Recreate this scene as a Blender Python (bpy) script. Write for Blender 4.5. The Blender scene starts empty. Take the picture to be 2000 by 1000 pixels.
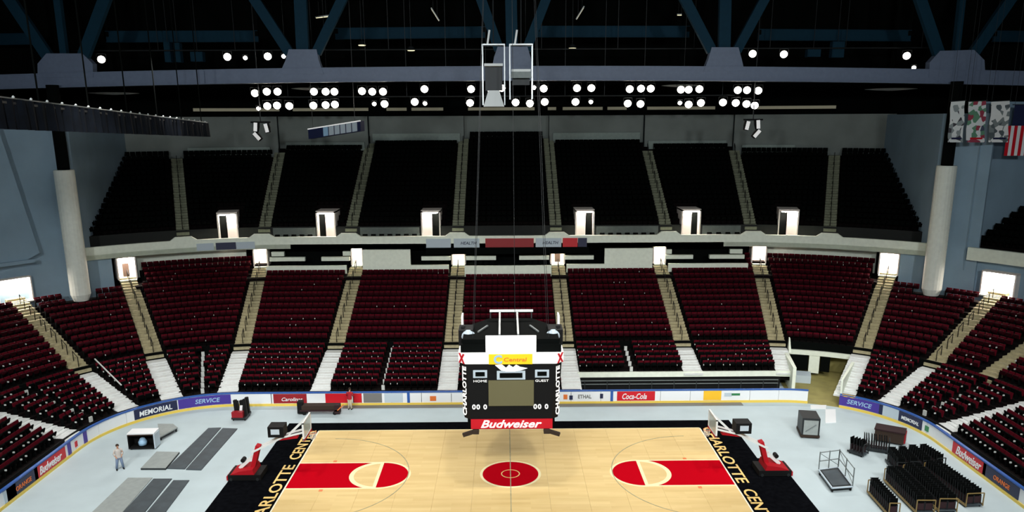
import bpy, math, random
import numpy as np
from mathutils import Vector, Matrix
random.seed(7); rng = np.random.default_rng(7)
SC = bpy.context.scene
COL = SC.collection
# ------------------------------------------------------------------ camera
F_PX, CY_PX = 1521.0, 600.8
PITCH, YAW, ROLL = 0.23625, -0.008756, -0.0043845
CAM = Vector((-0.2654, -47.0895, 22.5952))
def cam_axes():
    cp, sp = math.cos(PITCH), math.sin(PITCH)
    f = Vector((0, cp, -sp)); u = Vector((0, sp, cp)); x = Vector((1, 0, 0))
    R = Matrix.Rotation(YAW, 3, 'Z')
    f, u, x = R @ f, R @ u, R @ x
    return math.cos(ROLL)*x + math.sin(ROLL)*u, -math.sin(ROLL)*x + math.cos(ROLL)*u, f
CX_, CU_, CF_ = cam_axes()
cd = bpy.data.cameras.new('camera'); cam = bpy.data.objects.new('camera', cd); COL.objects.link(cam)
cd.sensor_fit = 'HORIZONTAL'; cd.sensor_width = 36.0; cd.lens = F_PX/2000*36.0
cd.shift_y = (CY_PX-500)/2000; cd.clip_end = 400
m = Matrix((CX_, CU_, -CF_)).transposed().to_4x4(); m.translation = CAM
cam.matrix_world = m
SC.camera = cam
# ------------------------------------------------------------------ world, exposure, big lights
w = bpy.data.worlds.new('world'); SC.world = w; w.use_nodes = True
w.node_tree.nodes['Background'].inputs[0].default_value = (0.35, 0.5, 0.6, 1)
w.node_tree.nodes['Background'].inputs[1].default_value = 0.004
SC.view_settings.view_transform = 'Standard'; SC.view_settings.look = 'None'
SC.view_settings.gamma = 1.0; SC.view_settings.use_curve_mapping = False
SC.view_settings.exposure = 0.0
def spot(name, loc, aim, watts, deg, blend, col=(1.0, 0.97, 0.93), r=0.35):
    l = bpy.data.lights.new(name, 'SPOT'); l.energy = watts; l.spot_size = math.radians(deg); l.spot_blend = blend
    l.color = col; l.shadow_soft_size = r
    o = bpy.data.objects.new(name, l); COL.objects.link(o); o.location = loc
    o.rotation_euler = (Vector(aim)-Vector(loc)).to_track_quat('-Z', 'Y').to_euler()
    return o
# arena floodlights: one bank over the near stand (behind the camera's view), one over the far stand
W_NEAR, W_FAR, W_MID, W_FILL = 7600, 4600, 6900, 16000
for i in range(8):
    X = -28 + 8*i
    spot('near_bank_floodlight', (X, -31, 26.0), (X*1.02, 4.5, 0), W_NEAR, 59, 0.6)
    spot('far_bank_floodlight', (X, 29.6, 25.2), (X*1.02, 1.5, 0), W_FAR, 52, 0.6)
for i in range(7):                       # unseen spots added high over mid-court to lift the front rows
    X = -27 + 9*i
    spot('mid_fill_spot', (X, -9, 31.5), (X*1.02, 7.0, 0), W_MID, 62, 0.5, r=0.6)
for i in range(4):                       # unseen fill spots added over the near stand to brighten walls and steel
    X = -27+18*i
    spot('fill_spot', (X, -37, 27.5), (X*1.25, 30, 10), W_FILL, 104, 1.0, (0.93, 0.98, 1.0), 1.0)
for i in range(3):
    for s in (-1, 1):
        spot('end_bank_floodlight', (s*24, -14+12*i, 27.5), (s*29, -3+9*i, 0), 3000, 70, 0.7)

# ------------------------------------------------------------------ pixel -> place
def ray(px, py):
    return CF_ + CX_*((px-1000)/F_PX) + CU_*((CY_PX-py)/F_PX)
def G(px, py, z=0.0):
    d = ray(px, py); return CAM + d*((z-CAM.z)/d.z)
def AY(px, py, y):
    d = ray(px, py); return CAM + d*((y-CAM.y)/d.y)
def proj(p):
    d = Vector(p)-CAM; z = d.dot(CF_)
    return 1000+F_PX*d.dot(CX_)/z, CY_PX-F_PX*d.dot(CU_)/z, z
# ------------------------------------------------------------------ materials
def lin(c):
    def f(v):
        v /= 255.0
        return v/12.92 if v <= 0.04045 else ((v+0.055)/1.055)**2.4
    return tuple(f(v) for v in c)
MATS = {}
def mat(name, rgb, rough=0.6, metal=0.0, var=0.0, scale=3.0, emit=0.0, bump=0.0, spec=0.5, stretch=None):
    if name in MATS: return MATS[name]
    m = bpy.data.materials.new(name); m.use_nodes = True; nt = m.node_tree; b = nt.nodes['Principled BSDF']
    c = lin(rgb)
    b.inputs['Base Color'].default_value = (*c, 1); b.inputs['Roughness'].default_value = rough
    b.inputs['Metallic'].default_value = metal
    b.inputs['Specular IOR Level'].default_value = spec
    if emit:
        b.inputs['Emission Color'].default_value = (*c, 1); b.inputs['Emission Strength'].default_value = emit
    if var or bump:
        tc = nt.nodes.new('ShaderNodeTexCoord'); n = nt.nodes.new('ShaderNodeTexNoise')
        n.inputs['Scale'].default_value = scale; n.inputs['Detail'].default_value = 5
        src = tc.outputs['Object']
        if stretch:
            mp = nt.nodes.new('ShaderNodeMapping'); mp.inputs['Scale'].default_value = stretch
            nt.links.new(src, mp.inputs[0]); src = mp.outputs[0]
        nt.links.new(src, n.inputs['Vector'])
        if var:
            r = nt.nodes.new('ShaderNodeValToRGB')
            r.color_ramp.elements[0].position = 0.3; r.color_ramp.elements[1].position = 0.7
            r.color_ramp.elements[0].color = (*[v*(1-var) for v in c], 1)
            r.color_ramp.elements[1].color = (*[min(1, v*(1+var)) for v in c], 1)
            nt.links.new(n.outputs['Fac'], r.inputs[0]); nt.links.new(r.outputs[0], b.inputs['Base Color'])
        if bump:
            bp = nt.nodes.new('ShaderNodeBump'); bp.inputs['Strength'].default_value = bump
            nt.links.new(n.outputs['Fac'], bp.inputs['Height']); nt.links.new(bp.outputs[0], b.inputs['Normal'])
    MATS[name] = m
    return m
def M(n): return MATS[n]
mat('deck', (188, 203, 207), 0.8, var=0.04, scale=0.6, spec=0.15)
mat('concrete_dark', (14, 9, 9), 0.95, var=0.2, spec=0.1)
mat('concrete_aisle', (170, 162, 128), 0.85, var=0.22, scale=2.5)
mat('white_stair', (226, 230, 228), 0.7, var=0.06)
mat('fascia', (240, 248, 232), 0.8, var=0.05)
mat('wall_grey', (142, 168, 186), 0.85, var=0.08, scale=0.4)
mat('wall_back', (128, 136, 132), 0.9, var=0.1, scale=0.4)
mat('column_paint', (240, 245, 234), 0.6, var=0.04)
mat('black', (8, 9, 10), 0.7, spec=0.25)
mat('flat_black', (4, 7, 6), 0.95, spec=0.1)
mat('drape', (15, 22, 32), 0.85, var=0.3, scale=1.5, spec=0.2)
mat('steel_blue', (108, 122, 146), 0.55, var=0.06)
mat('steel_teal', (16, 52, 70), 0.7, var=0.06, spec=0.15)
mat('maroon', (76, 4, 19), 0.8, var=0.12, scale=1.0, spec=0.08)
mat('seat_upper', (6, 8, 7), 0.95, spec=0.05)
mat('aisle_upper', (128, 132, 110), 0.9, var=0.25)
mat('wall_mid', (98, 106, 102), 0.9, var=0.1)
mat('band', (150, 164, 158), 0.9, var=0.08)
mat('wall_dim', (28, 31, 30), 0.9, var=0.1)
mat('maroon_pan', (42, 3, 12), 0.85, spec=0.08)
mat('seat_black', (8, 10, 10), 0.9, spec=0.05)
mat('seat_white', (205, 210, 206), 0.5)
mat('paint_red', (190, 8, 26), 0.7, spec=0.0)
mat('pad_red', (170, 16, 30), 0.7, spec=0.2)
mat('cream', (250, 238, 190), 0.7, spec=0.2)
mat('line_white', (250, 244, 220), 0.45)
mat('apron', (12, 13, 16), 0.9, var=0.3, spec=0.0)
mat('gold', (244, 206, 120), 0.5, var=0.1)
mat('board_white', (238, 242, 244), 0.4)
mat('kick_yellow', (236, 206, 90), 0.5)
mat('cap_blue', (40, 90, 170), 0.4)
mat('ad_red', (205, 14, 34), 0.45)
mat('ad_maroon', (150, 10, 26), 0.45)
mat('ad_blue', (70, 50, 150), 0.45)
mat('ad_navy', (26, 34, 70), 0.45)
mat('ad_yellow', (250, 196, 40), 0.45)
mat('ad_lightblue', (160, 200, 230), 0.45)
mat('ad_pale', (190, 205, 215), 0.45)
mat('ad_orange', (230, 120, 50), 0.45)
mat('ad_green', (50, 130, 80), 0.45)
mat('ad_grey', (120, 120, 118), 0.5)
mat('khaki', (150, 142, 84), 0.8, var=0.15, scale=1.0)
mat('tile_white', (245, 236, 228), 0.6)
mat('lamp_core', (255, 246, 232), 0.4, emit=22.0)
mat('lamp_dim', (255, 244, 200), 0.4, emit=1.3)
mat('door_lamp', (255, 240, 228), 0.4, emit=220.0)
mat('fixture_white', (225, 230, 228), 0.4)
mat('chrome', (190, 195, 196), 0.3, 0.6)
mat('grey_metal', (120, 128, 128), 0.5, 0.3)
mat('dark_metal', (40, 44, 46), 0.5, 0.3)
mat('panel_grey', (150, 158, 156), 0.6, var=0.08)
mat('panel_dark', (62, 72, 78), 0.55, var=0.25, scale=1.2)
mat('screen', (104, 100, 70), 0.5)
mat('sign_white', (250, 250, 248), 0.5, emit=0.35)
mat('sign_yellow', (250, 205, 30), 0.5, emit=0.15)
mat('gold_frame', (150, 125, 75), 0.5, 0.3)
mat('chair_pad', (40, 12, 18), 0.8)
mat('skin', (200, 150, 120), 0.6)
mat('shirt_pale', (196, 190, 184), 0.9)
mat('jeans', (120, 138, 165), 0.9)
mat('shirt_red', (170, 20, 40), 0.9)
mat('khaki_cloth', (196, 186, 160), 0.9)
mat('hair', (50, 36, 26), 0.9)
mat('glass', (200, 220, 220), 0.1)
mat('beige_strip', (170, 165, 140), 0.7, emit=0.16)
mat('net', (235, 235, 230), 0.8)
# hardwood court: narrow boards run along the length of the court
def hardwood():
    m = bpy.data.materials.new('hardwood'); m.use_nodes = True; nt = m.node_tree; b = nt.nodes['Principled BSDF']
    tc = nt.nodes.new('ShaderNodeTexCoord'); br = nt.nodes.new('ShaderNodeTexBrick')
    br.inputs['Scale'].default_value = 1.0; br.inputs['Brick Width'].default_value = 2.4; br.inputs['Row Height'].default_value = 0.3
    br.inputs['Mortar Size'].default_value = 0.0
    br.inputs['Color1'].default_value = (*lin((238, 210, 148)), 1); br.inputs['Color2'].default_value = (*lin((230, 200, 138)), 1)
    n = nt.nodes.new('ShaderNodeTexNoise'); n.inputs['Scale'].default_value = 0.9; n.inputs['Detail'].default_value = 4
    mp = nt.nodes.new('ShaderNodeMapping'); mp.inputs['Scale'].default_value = (0.25, 2.0, 1)
    nt.links.new(tc.outputs['Object'], mp.inputs[0]); nt.links.new(mp.outputs[0], n.inputs['Vector'])
    nt.links.new(tc.outputs['Object'], br.inputs['Vector'])
    mx = nt.nodes.new('ShaderNodeMix'); mx.data_type = 'RGBA'; mx.blend_type = 'MULTIPLY'; mx.inputs[0].default_value = 0.6
    rp = nt.nodes.new('ShaderNodeValToRGB'); rp.color_ramp.elements[0].position = 0.3; rp.color_ramp.elements[1].position = 0.65
    rp.color_ramp.elements[0].color = (0.86, 0.82, 0.72, 1); rp.color_ramp.elements[1].color = (1, 1, 1, 1)
    nt.links.new(n.outputs['Fac'], rp.inputs[0])
    nt.links.new(br.outputs['Color'], mx.inputs[6]); nt.links.new(rp.outputs[0], mx.inputs[7])
    nt.links.new(mx.outputs[2], b.inputs['Base Color']); b.inputs['Roughness'].default_value = 0.6; b.inputs['Specular IOR Level'].default_value = 0.2
    MATS['hardwood'] = m
hardwood()

# ------------------------------------------------------------------ mesh helpers
class MB:
    def __init__(s): s.v = []; s.f = []; s.mi = []
    def add(s, vs, fs, mi=0):
        k = len(s.v); s.v += [tuple(v) for v in vs]; s.f += [tuple(i+k for i in f) for f in fs]; s.mi += [mi]*len(fs); return s
    BF = [(0,3,2,1),(4,5,6,7),(0,1,5,4),(1,2,6,5),(2,3,7,6),(3,0,4,7)]
    def box(s, x0, x1, y0, y1, z0, z1, mi=0, rot=None, c=None):
        vs = [Vector(p) for p in ((x0,y0,z0),(x1,y0,z0),(x1,y1,z0),(x0,y1,z0),(x0,y0,z1),(x1,y0,z1),(x1,y1,z1),(x0,y1,z1))]
        if rot is not None:
            cc = Vector(c if c else (0, 0, 0)); vs = [rot @ (v-cc)+cc for v in vs]
        return s.add(vs, s.BF, mi)
    def hexa(s, pts, mi=0): return s.add(pts, s.BF, mi)     # 4 bottom + 4 top points
    def bar(s, a, b, w, h=None, up=(0, 0, 1), mi=0):        # box beam from a to b
        a, b = Vector(a), Vector(b); h = h or w; d = (b-a).normalized(); up = Vector(up)
        if abs(d.dot(up)) > 0.98: up = Vector((0, 1, 0))
        x = d.cross(up).normalized(); y = x.cross(d)
        q = [(-w/2, -h/2), (w/2, -h/2), (w/2, h/2), (-w/2, h/2)]
        return s.add([a+x*i+y*j for i, j in q]+[b+x*i+y*j for i, j in q], s.BF, mi)
    def tube(s, pts, r, n=8, mi=0, cap=True):
        pts = [Vector(p) for p in pts]; k = len(pts); rs = r if isinstance(r, (list, tuple)) else [r]*k; rings = []
        d0 = (pts[1]-pts[0]).normalized(); up = Vector((0, 0, 1)) if abs(d0.z) < 0.9 else Vector((1, 0, 0))
        for i, p in enumerate(pts):
            d = ((pts[min(i+1, k-1)]-pts[max(i-1, 0)])).normalized(); x = d.cross(up)
            x = x.normalized() if x.length > 1e-4 else Vector((1, 0, 0)); y = x.cross(d)
            rings.append([p+(x*math.cos(a)+y*math.sin(a))*rs[i] for a in (2*math.pi*j/n for j in range(n))])
        vs = [v for r_ in rings for v in r_]; fs = []
        for i in range(k-1):
            for j in range(n):
                fs.append((i*n+j, i*n+(j+1) % n, (i+1)*n+(j+1) % n, (i+1)*n+j))
        if cap: fs.append(tuple(range(n-1, -1, -1))); fs.append(tuple((k-1)*n+j for j in range(n)))
        return s.add(vs, fs, mi)
    def lathe(s, prof, o=(0, 0, 0), axis='Z', n=16, mi=0):
        o = Vector(o); vs = []; fs = []
        for r, h in prof:
            for j in range(n):
                a = 2*math.pi*j/n; c, d = r*math.cos(a), r*math.sin(a)
                vs.append(o+Vector((c, d, h) if axis == 'Z' else (c, h, d) if axis == 'Y' else (h, c, d)))
        k = len(prof)
        for i in range(k-1):
            for j in range(n): fs.append((i*n+j, i*n+(j+1) % n, (i+1)*n+(j+1) % n, (i+1)*n+j))
        fs.append(tuple(range(n-1, -1, -1))); fs.append(tuple((k-1)*n+j for j in range(n)))
        return s.add(vs, fs, mi)
    def prism(s, poly, z0, z1, mi=0):                        # polygon in XY
        n = len(poly)
        return s.add([(x, y, z0) for x, y in poly]+[(x, y, z1) for x, y in poly],
                     [tuple(range(n-1, -1, -1)), tuple(range(n, 2*n))]+[(i, (i+1) % n, n+(i+1) % n, n+i) for i in range(n)], mi)
    def ring(s, r0, r1, z0, z1, o=(0, 0), a0=0, a1=2*math.pi, n=48, mi=0):
        full = abs(a1-a0-2*math.pi) < 1e-6; vs = []; fs = []
        for i in range(n+1):
            a = a0+(a1-a0)*i/n
            for r, z in ((r0, z0), (r1, z0), (r1, z1), (r0, z1)): vs.append((o[0]+r*math.cos(a), o[1]+r*math.sin(a), z))
        for i in range(n):
            for j in range(4): fs.append((4*i+j, 4*i+4+j, 4*i+4+(j+1) % 4, 4*i+(j+1) % 4))
        if not full: fs += [(0, 1, 2, 3), (4*n+3, 4*n+2, 4*n+1, 4*n)]
        return s.add(vs, fs, mi)
    def mesh(s, name, mats):
        me = bpy.data.meshes.new(name); me.from_pydata(s.v, [], s.f)
        for m_ in (mats if isinstance(mats, (list, tuple)) else [mats]): me.materials.append(M(m_) if isinstance(m_, str) else m_)
        if any(s.mi): me.polygons.foreach_set('material_index', s.mi)
        me.update(); return me
    def build(s, name, mats, parent=None, loc=None, rz=None, smooth=False):
        return link(name, s.mesh(name, mats), parent, loc, rz, smooth)
def fixn(me):
    import bmesh
    bm = bmesh.new(); bm.from_mesh(me); bmesh.ops.recalc_face_normals(bm, faces=bm.faces); bm.to_mesh(me); bm.free()
def link(name, me, parent=None, loc=None, rz=None, smooth=False):
    o = bpy.data.objects.new(name, me); COL.objects.link(o)
    if parent is not None: o.parent = parent
    if loc is not None: o.location = loc
    if rz is not None: o.rotation_euler = (0, 0, rz)
    if smooth: me.polygons.foreach_set('use_smooth', [True]*len(me.polygons))
    return o
def tag(o, label=None, cat=None, group=None, kind=None):
    if label: o['label'] = label
    if cat: o['category'] = cat
    if group: o['group'] = group
    if kind: o['kind'] = kind
    return o
def thing(name, label, cat, loc=(0, 0, 0), rz=0.0, group=None):
    o = bpy.data.objects.new(name, None); COL.objects.link(o); o.location = loc; o.rotation_euler = (0, 0, rz); o.empty_display_size = 0.2
    return tag(o, label, cat, group)
def copy_tree(o, parent=None):
    c = o.copy(); COL.objects.link(c)
    if parent is not None: c.parent = parent
    for ch in o.children: copy_tree(ch, c)
    return c
def text_mesh(body, width, height, depth=0.02, shear=0.0, bold=0.0, space=1.0):
    cu = bpy.data.curves.new('text', 'FONT'); cu.body = body; cu.size = 1.0; cu.extrude = 0.02; cu.shear = shear; cu.offset = bold
    cu.space_character = space; cu.resolution_u = 3
    o = bpy.data.objects.new('text', cu); COL.objects.link(o)
    dg = bpy.context.evaluated_depsgraph_get(); me = bpy.data.meshes.new_from_object(o.evaluated_get(dg))
    bpy.data.objects.remove(o); bpy.data.curves.remove(cu)
    co = np.zeros(len(me.vertices)*3); me.vertices.foreach_get('co', co); co = co.reshape(-1, 3)
    mn, mx = co.min(0), co.max(0)
    co[:, 0] = ((co[:, 0]-mn[0])/(mx[0]-mn[0])-0.5)*width
    co[:, 1] = ((co[:, 1]-mn[1])/(mx[1]-mn[1])-0.5)*height
    co[:, 2] = (co[:, 2]-mn[2])/max(1e-6, mx[2]-mn[2])*depth
    me.vertices.foreach_set('co', co.ravel()); me.materials.clear(); me.update()
    return me
TXT = {}
for key, body, w_, h_, sh, bo in (
    ('court_a', 'CHARLOTTE', 9.2, 0.78, 0, 0.012), ('court_b', 'CENTER', 5.1, 0.78, 0, 0.012), ('bud', 'Budweiser', 3.7, 0.5, 0.35, 0.02), ('bud_board', 'Budweiser', 2.6, 0.55, 0.35, 0.015),
    ('coke', 'Coca-Cola', 2.0, 0.5, 0.3, 0.015), ('nbc', 'ETHAL', 1.1, 0.32, 0, 0.02), ('small_red', 'Carolinas', 1.7, 0.3, 0.3, 0.01),
    ('purple', 'SERVICE', 1.9, 0.36, 0.2, 0.015), ('black_ad', 'MEMORIAL', 2.0, 0.34, 0.1, 0.02), ('orange', 'ORANGE', 1.6, 0.3, 0, 0.01),
    ('yellow', 'Central', 1.7, 0.3, 0.1, 0.01), ('fas1', 'HEALTH', 1.6, 0.3, 0.2, 0.01), ('c', 'C', 0.5, 0.55, 0, 0.04),
    ('home', 'HOME', 0.8, 0.14, 0, 0.0), ('guest', 'GUEST', 0.8, 0.14, 0, 0.0), ('x', 'X', 0.55, 0.6, 0, 0.05),
    ('d5', '00', 0.5, 0.3, 0, 0.03), ('d0', '0', 0.22, 0.32, 0, 0.03), ('side', 'CHARLOTTE', 3.1, 0.34, 0, 0.03)):
    TXT[key] = text_mesh(body, w_, h_, shear=sh, bold=bo)
def text_part(key, name, material, parent, loc, rot, scale=1.0, label=None):
    me = TXT[key].copy(); me.materials.append(M(material))
    o = link(name, me, parent); o.location = loc; o.rotation_euler = rot; o.scale = (scale,)*3
    if label: o['label'] = label
    return o
FACE = (math.pi/2, 0, 0)       # text upright, facing -Y

# ------------------------------------------------------------------ the bowl: u runs along the rink boards, t away from them
XC, YC, RC = 22.0, 4.5, 8.5
US = XC+20*math.pi/2
def P(u, t, z=0.0):
    a = abs(u); s = 1 if u >= 0 else -1
    if a <= XC: return Vector((u, YC+RC+t, z))
    if a <= US:
        th = (a-XC)/20; return Vector((s*(XC+(RC+t)*math.sin(th)), YC+(RC+t)*math.cos(th), z))
    return Vector((s*(XC+RC+t), YC-(a-US), z))
def ang(u):                                                   # rotation so that local +Y points away from the rink
    a = abs(u); s = 1 if u >= 0 else -1
    return -s*min(max((a-XC)/20, 0), math.pi/2)
def mpu(u, t):
    return (RC+t)/20 if XC < abs(u) < US else 1.0
def urange(u0, u1, step=1.2):
    pts = {u0, u1}
    for b in (-US, -XC, XC, US):
        if u0 < b < u1: pts.add(b)
    pts = sorted(pts); out = []
    for a, b in zip(pts, pts[1:]):
        curved = XC-1e-6 <= abs((a+b)/2) <= US
        n = max(1, int(math.ceil((b-a)/step))) if curved else 1
        out += [a+(b-a)*i/n for i in range(n)]
    return out+[pts[-1]]
def sweep(mb, u0, u1, prof, mi=0, step=1.2, caps=True):
    us = urange(u0, u1, step); n = len(prof); vs = []; fs = []
    for u in us: vs += [P(u, t, z) for t, z in prof]
    for i in range(len(us)-1):
        for j in range(n): fs.append((i*n+j, (i+1)*n+j, (i+1)*n+(j+1) % n, i*n+(j+1) % n))
    if caps: fs.append(tuple(range(n))); fs.append(tuple((len(us)-1)*n+j for j in range(n-1, -1, -1)))
    mb.add(vs, fs, mi); return mb
def rect(t0, t1, z0, z1): return [(t0, z0), (t1, z0), (t1, z1), (t0, z1)]
def bend(me, uc, t, z):                                        # mesh in x (along u), y (up) , z (toward rink) -> bowl surface
    for v in me.vertices:
        x, y, q = v.co; v.co = P(uc+x/mpu(uc, t), t-q, z+y)
    me.update(); return me
def bent_panel(name, uc, wid, z0, z1, t, thick, material, parent, label=None):
    h = wid/2/mpu(uc, t); o = sweep(MB(), uc-h, uc+h, rect(t-thick, t, z0, z1)).build(name, material, parent)
    if label: o['label'] = label
    return o
def bent_text(key, name, uc, t, z, material, parent, scale=1.0):
    me = TXT[key].copy(); me.materials.append(M(material))
    for v in me.vertices: v.co = v.co*scale
    return link(name, bend(me, uc, t, z), parent)
def struct(o): o['kind'] = 'structure'; return o

# lower tier
LOW_AISLES = [-52.2, -40.7, -33.5, -24.5, -15.6, -5.1, 5.2, 15.8, 24.9, 33.7, 40.8, 52.2]
UEND = 70.0
FRONT = [(0.9+0.84*i, 0.95+0.21*i) for i in range(8)]
REAR = [(7.9+0.85*i, 3.0+0.37*i) for i in range(16)]
T_SPLIT = 7.7
def rear_tmax(u):
    a = abs(u)
    return 17.1 if a < 4.4 else 18.0 if a < 24.0 else 20.7 if a < 32.6 else 17.3
def terrace(mb, u0, u1, rows, depth, tmax, zb=0.0):
    for k, (t, z) in enumerate(rows):
        if t+0.1 > tmax: break
        t1 = rows[k+1][0] if k+1 < len(rows) else t+depth
        t1 = min(t1, tmax)
        sweep(mb, u0, u1, rect(t, t1+0.02, max(zb, z-0.8), z))
mb = MB()
TUN0, TUN1 = 26.0, 33.0
for u0, u1, i0 in ((-UEND, 5.9, 0), (5.9, TUN0, 3), (TUN1, UEND, 0)):
    terrace(mb, u0, u1, FRONT[i0:], 0.84, T_SPLIT)
for u0, u1 in ((-UEND, -32.6), (-32.6, -24.0), (-24.0, -4.4), (-4.4, 4.4), (4.4, 24.0), (24.0, 32.6), (32.6, UEND)):
    terrace(mb, u0, u1, REAR, 0.85, rear_tmax((u0+u1)/2))
# end walls of the tunnel and front of the shortened bleacher are parts of the tier
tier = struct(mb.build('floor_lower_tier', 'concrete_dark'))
front = sweep(MB(), -UEND, 5.9, rect(0.8, 0.9, 0.0, 0.95)); sweep(front, TUN1, UEND, rect(0.8, 0.9, 0.0, 0.95))
front.build('front_riser', 'black', tier)
mid = sweep(MB(), -UEND, UEND, rect(7.72, 7.9, 2.3, 3.05)); mid.build('cross_aisle_riser', 'flat_black', tier)
# bleacher front behind the open floor on the right of the scoreboard
sweep(MB(), 5.9, TUN0, rect(3.25, 3.42, 1.15, 1.6)).build('bleacher_fascia', 'fascia', tier)
bf = sweep(MB(), 5.9, 24.2, rect(3.38, 3.46, 0.0, 1.15)).build('bleacher_front', 'black', tier)
for k in range(2):
    sweep(MB(), 5.9, 23.6, rect(2.6, 2.66, 0.72+0.3*k, 0.78+0.3*k)).build('rail', 'grey_metal', bf)
for k in range(10):
    u = 6.4+1.9*k; sweep(MB(), u, u+0.07, rect(2.6, 2.66, 0.0, 1.05)).build('rail_post', 'dark_metal', bf)

# stairs: thing = tier, part = one flight, sub-part = each step
step_low = MB().box(-0.78, 0.78, -0.025, 0.86, -0.24, 0.03).box(-0.78, 0.78, -0.3, 0.02, -0.24, -0.09).mesh('step', 'white_stair')
step_high = MB().box(-0.72, 0.72, -0.025, 0.87, -0.4, 0.03).box(-0.72, 0.72, -0.36, 0.02, -0.4, -0.16).mesh('step', 'concrete_aisle')
def flight(u, rows, steps, parent, tmin, tmax, rail, i0=0, width=1.0):
    e = bpy.data.objects.new('aisle_stairs', None); COL.objects.link(e); e.parent = parent
    for t, z in rows[i0:]:
        if t+0.4 > tmax or t < tmin: continue
        o = link('step', steps, e, P(u, t, z), ang(u)); o.scale = (width, 1, 1)
    if rail:
        rr = MB(); tt = [t for t, z in rows if tmin <= t and t+0.4 < tmax]; zz = [z for t, z in rows if tmin <= t and t+0.4 < tmax]
        for k in range(0, len(tt)-1, 2):
            a, b = P(u, tt[k]+0.2, zz[k]+0.85), P(u, tt[k+1]+0.1, zz[k+1]+0.85)
            rr.tube([P(u, tt[k]+0.2, zz[k]), a, b, P(u, tt[k+1]+0.1, zz[k+1])], 0.035, 5)
        if rr.v: rr.build('handrail', 'black', e)
    return e
for u in LOW_AISLES:
    i0 = 3 if 5.9 < u < TUN0 else 0
    if not (TUN0 < u < TUN1): flight(u, FRONT, step_low, tier, 0, 7.75, False, i0, 1.05)
    if abs(u) > 50: flight(u, REAR, step_high, tier, 7.8, 18.5, False)
    else: flight(u, REAR, step_high, tier, 7.8, 19.7 if abs(u) < 34 else 18.8, True)
flight(46.0, REAR, step_high, tier, 7.8, 17.2, False)
# little white row plates in the middle of the front blocks
plate = MB().box(-0.13, 0.13, 0.0, 0.12, 0.02, 0.42).mesh('row_plate', 'seat_white')
for u in (-47.2, -28.6, -10.4, 10.5, 47.2):
    for i, (t, z) in enumerate(FRONT):
        if u == 10.5 and i < 3: continue
        link('row_plate', plate, tier, P(u, t+0.05, z), ang(u))
# landing slabs + handrail of the wide white flight
ew = MB()
ew.bar(P(-39.3, 3.2, 2.2), P(-39.3, 7.7, 3.5), 0.08)
ew.build('stair_rail', 'seat_white', tier)

# tunnel under the right-hand corner
tn = struct(sweep(MB(), 24.9, TUN1+0.6, rect(9.6, 9.8, 0, 3.0)).build('wall_tunnel', 'khaki'))
sweep(MB(), 24.9, TUN1+0.6, rect(0.0, 9.6, -0.04, 0.012)).build('tunnel_floor', 'khaki', tn)
sweep(MB(), TUN0, TUN1+0.4, rect(7.45, 7.7, 1.95, 2.36)).build('parapet', 'fascia', tn)
sweep(MB(), TUN1, TUN1+0.35, rect(0.5, 7.7, 0, 2.2)).build('side_wall', 'fascia', tn)
sweep(MB(), TUN0-0.5, TUN0, rect(2.2, 7.7, 0, 2.3)).build('side_wall', 'fascia', tn)
for a, b in ((26.4, 28.3), (29.6, 30.6)):
    sweep(MB(), a, b, rect(7.55, 7.65, 0.5, 1.95)).build('curtain_panel', 'flat_black', tn)
sweep(MB(), 28.4, 29.5, rect(7.5, 7.7, 0.3, 1.95)).build('pier', 'fascia', tn)
sweep(MB(), 26.2, 28.6, rect(5.2, 6.6, 0, 0.7)).build('low_wall', 'ad_pale', tn)
MB().hexa([P(26.0, 6.6, 2.3), P(26.3, 6.6, 2.3), P(26.3, 7.5, 2.3), P(26.0, 7.5, 2.3), P(26.05, 7.2, 3.5), P(26.15, 7.2, 3.5), P(26.15, 7.5, 3.5), P(26.05, 7.5, 3.5)]).build('wing_wall', 'fascia', tn)

# suites between the two tiers
sw = struct(sweep(MB(), -36, 36, rect(21.6, 21.9, 6.6, 10.2)).build('wall_suites', 'flat_black'))
sweep(MB(), -33.2, 33.2, rect(17.0, 21.6, 7.0, 7.25)).build('suite_floor', 'concrete_dark', sw)
for s in (-1, 1):
    sweep(MB(), min(s*25.6, s*32.7), max(s*25.6, s*32.7), rect(21.0, 21.3, 7.4, 9.9)).build('concourse_wall', 'fascia', sw)
def suite_part(name, u0, u1, t0, t1, z0, z1, m_='fascia'):
    return sweep(MB(), u0, u1, rect(t0, t1, z0, z1)).build(name, m_, sw)
suite_part('parapet', -4.35, 4.4, 17.1, 17.35, 7.15, 8.35)
for s in (-1, 1):
    def q(a, b): return (min(s*a, s*b), max(s*a, s*b))
    suite_part('parapet', *q(6.0, 9.9), 18.0, 18.25, 7.45, 8.3)
    suite_part('solid_front', *q(9.9, 14.8), 18.3, 18.6, 7.75, 9.85)
    suite_part('parapet', *q(16.4, 23.9), 18.0, 18.25, 7.45, 8.3)
    for a, b in ((5.9, 8.9), (1.2, 4.3), (16.3, 19.2), (20.9, 23.8)):
        suite_part('counter', *q(a, b), 19.3, 19.7, 8.55, 8.95)
    for a, b in ((16.3, 17.2), (22.9, 23.8)):
        suite_part('cabinet', *q(a, b), 20.4, 20.8, 8.9, 9.35)
    for a, b in ((6.0, 8.8), (1.3, 4.2), (16.4, 19.0), (21.0, 23.7)):
        n = int((b-a)/0.62)
        for k in range(n):
            u = s*(a+0.3+0.62*k); MB().box(-0.22, 0.22, -0.22, 0.22, 0, 0.45).box(-0.22, 0.22, 0.16, 0.24, 0.4, 0.95).build('suite_chair', 'seat_black', sw, P(u, 18.75, 7.55), ang(u))
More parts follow.
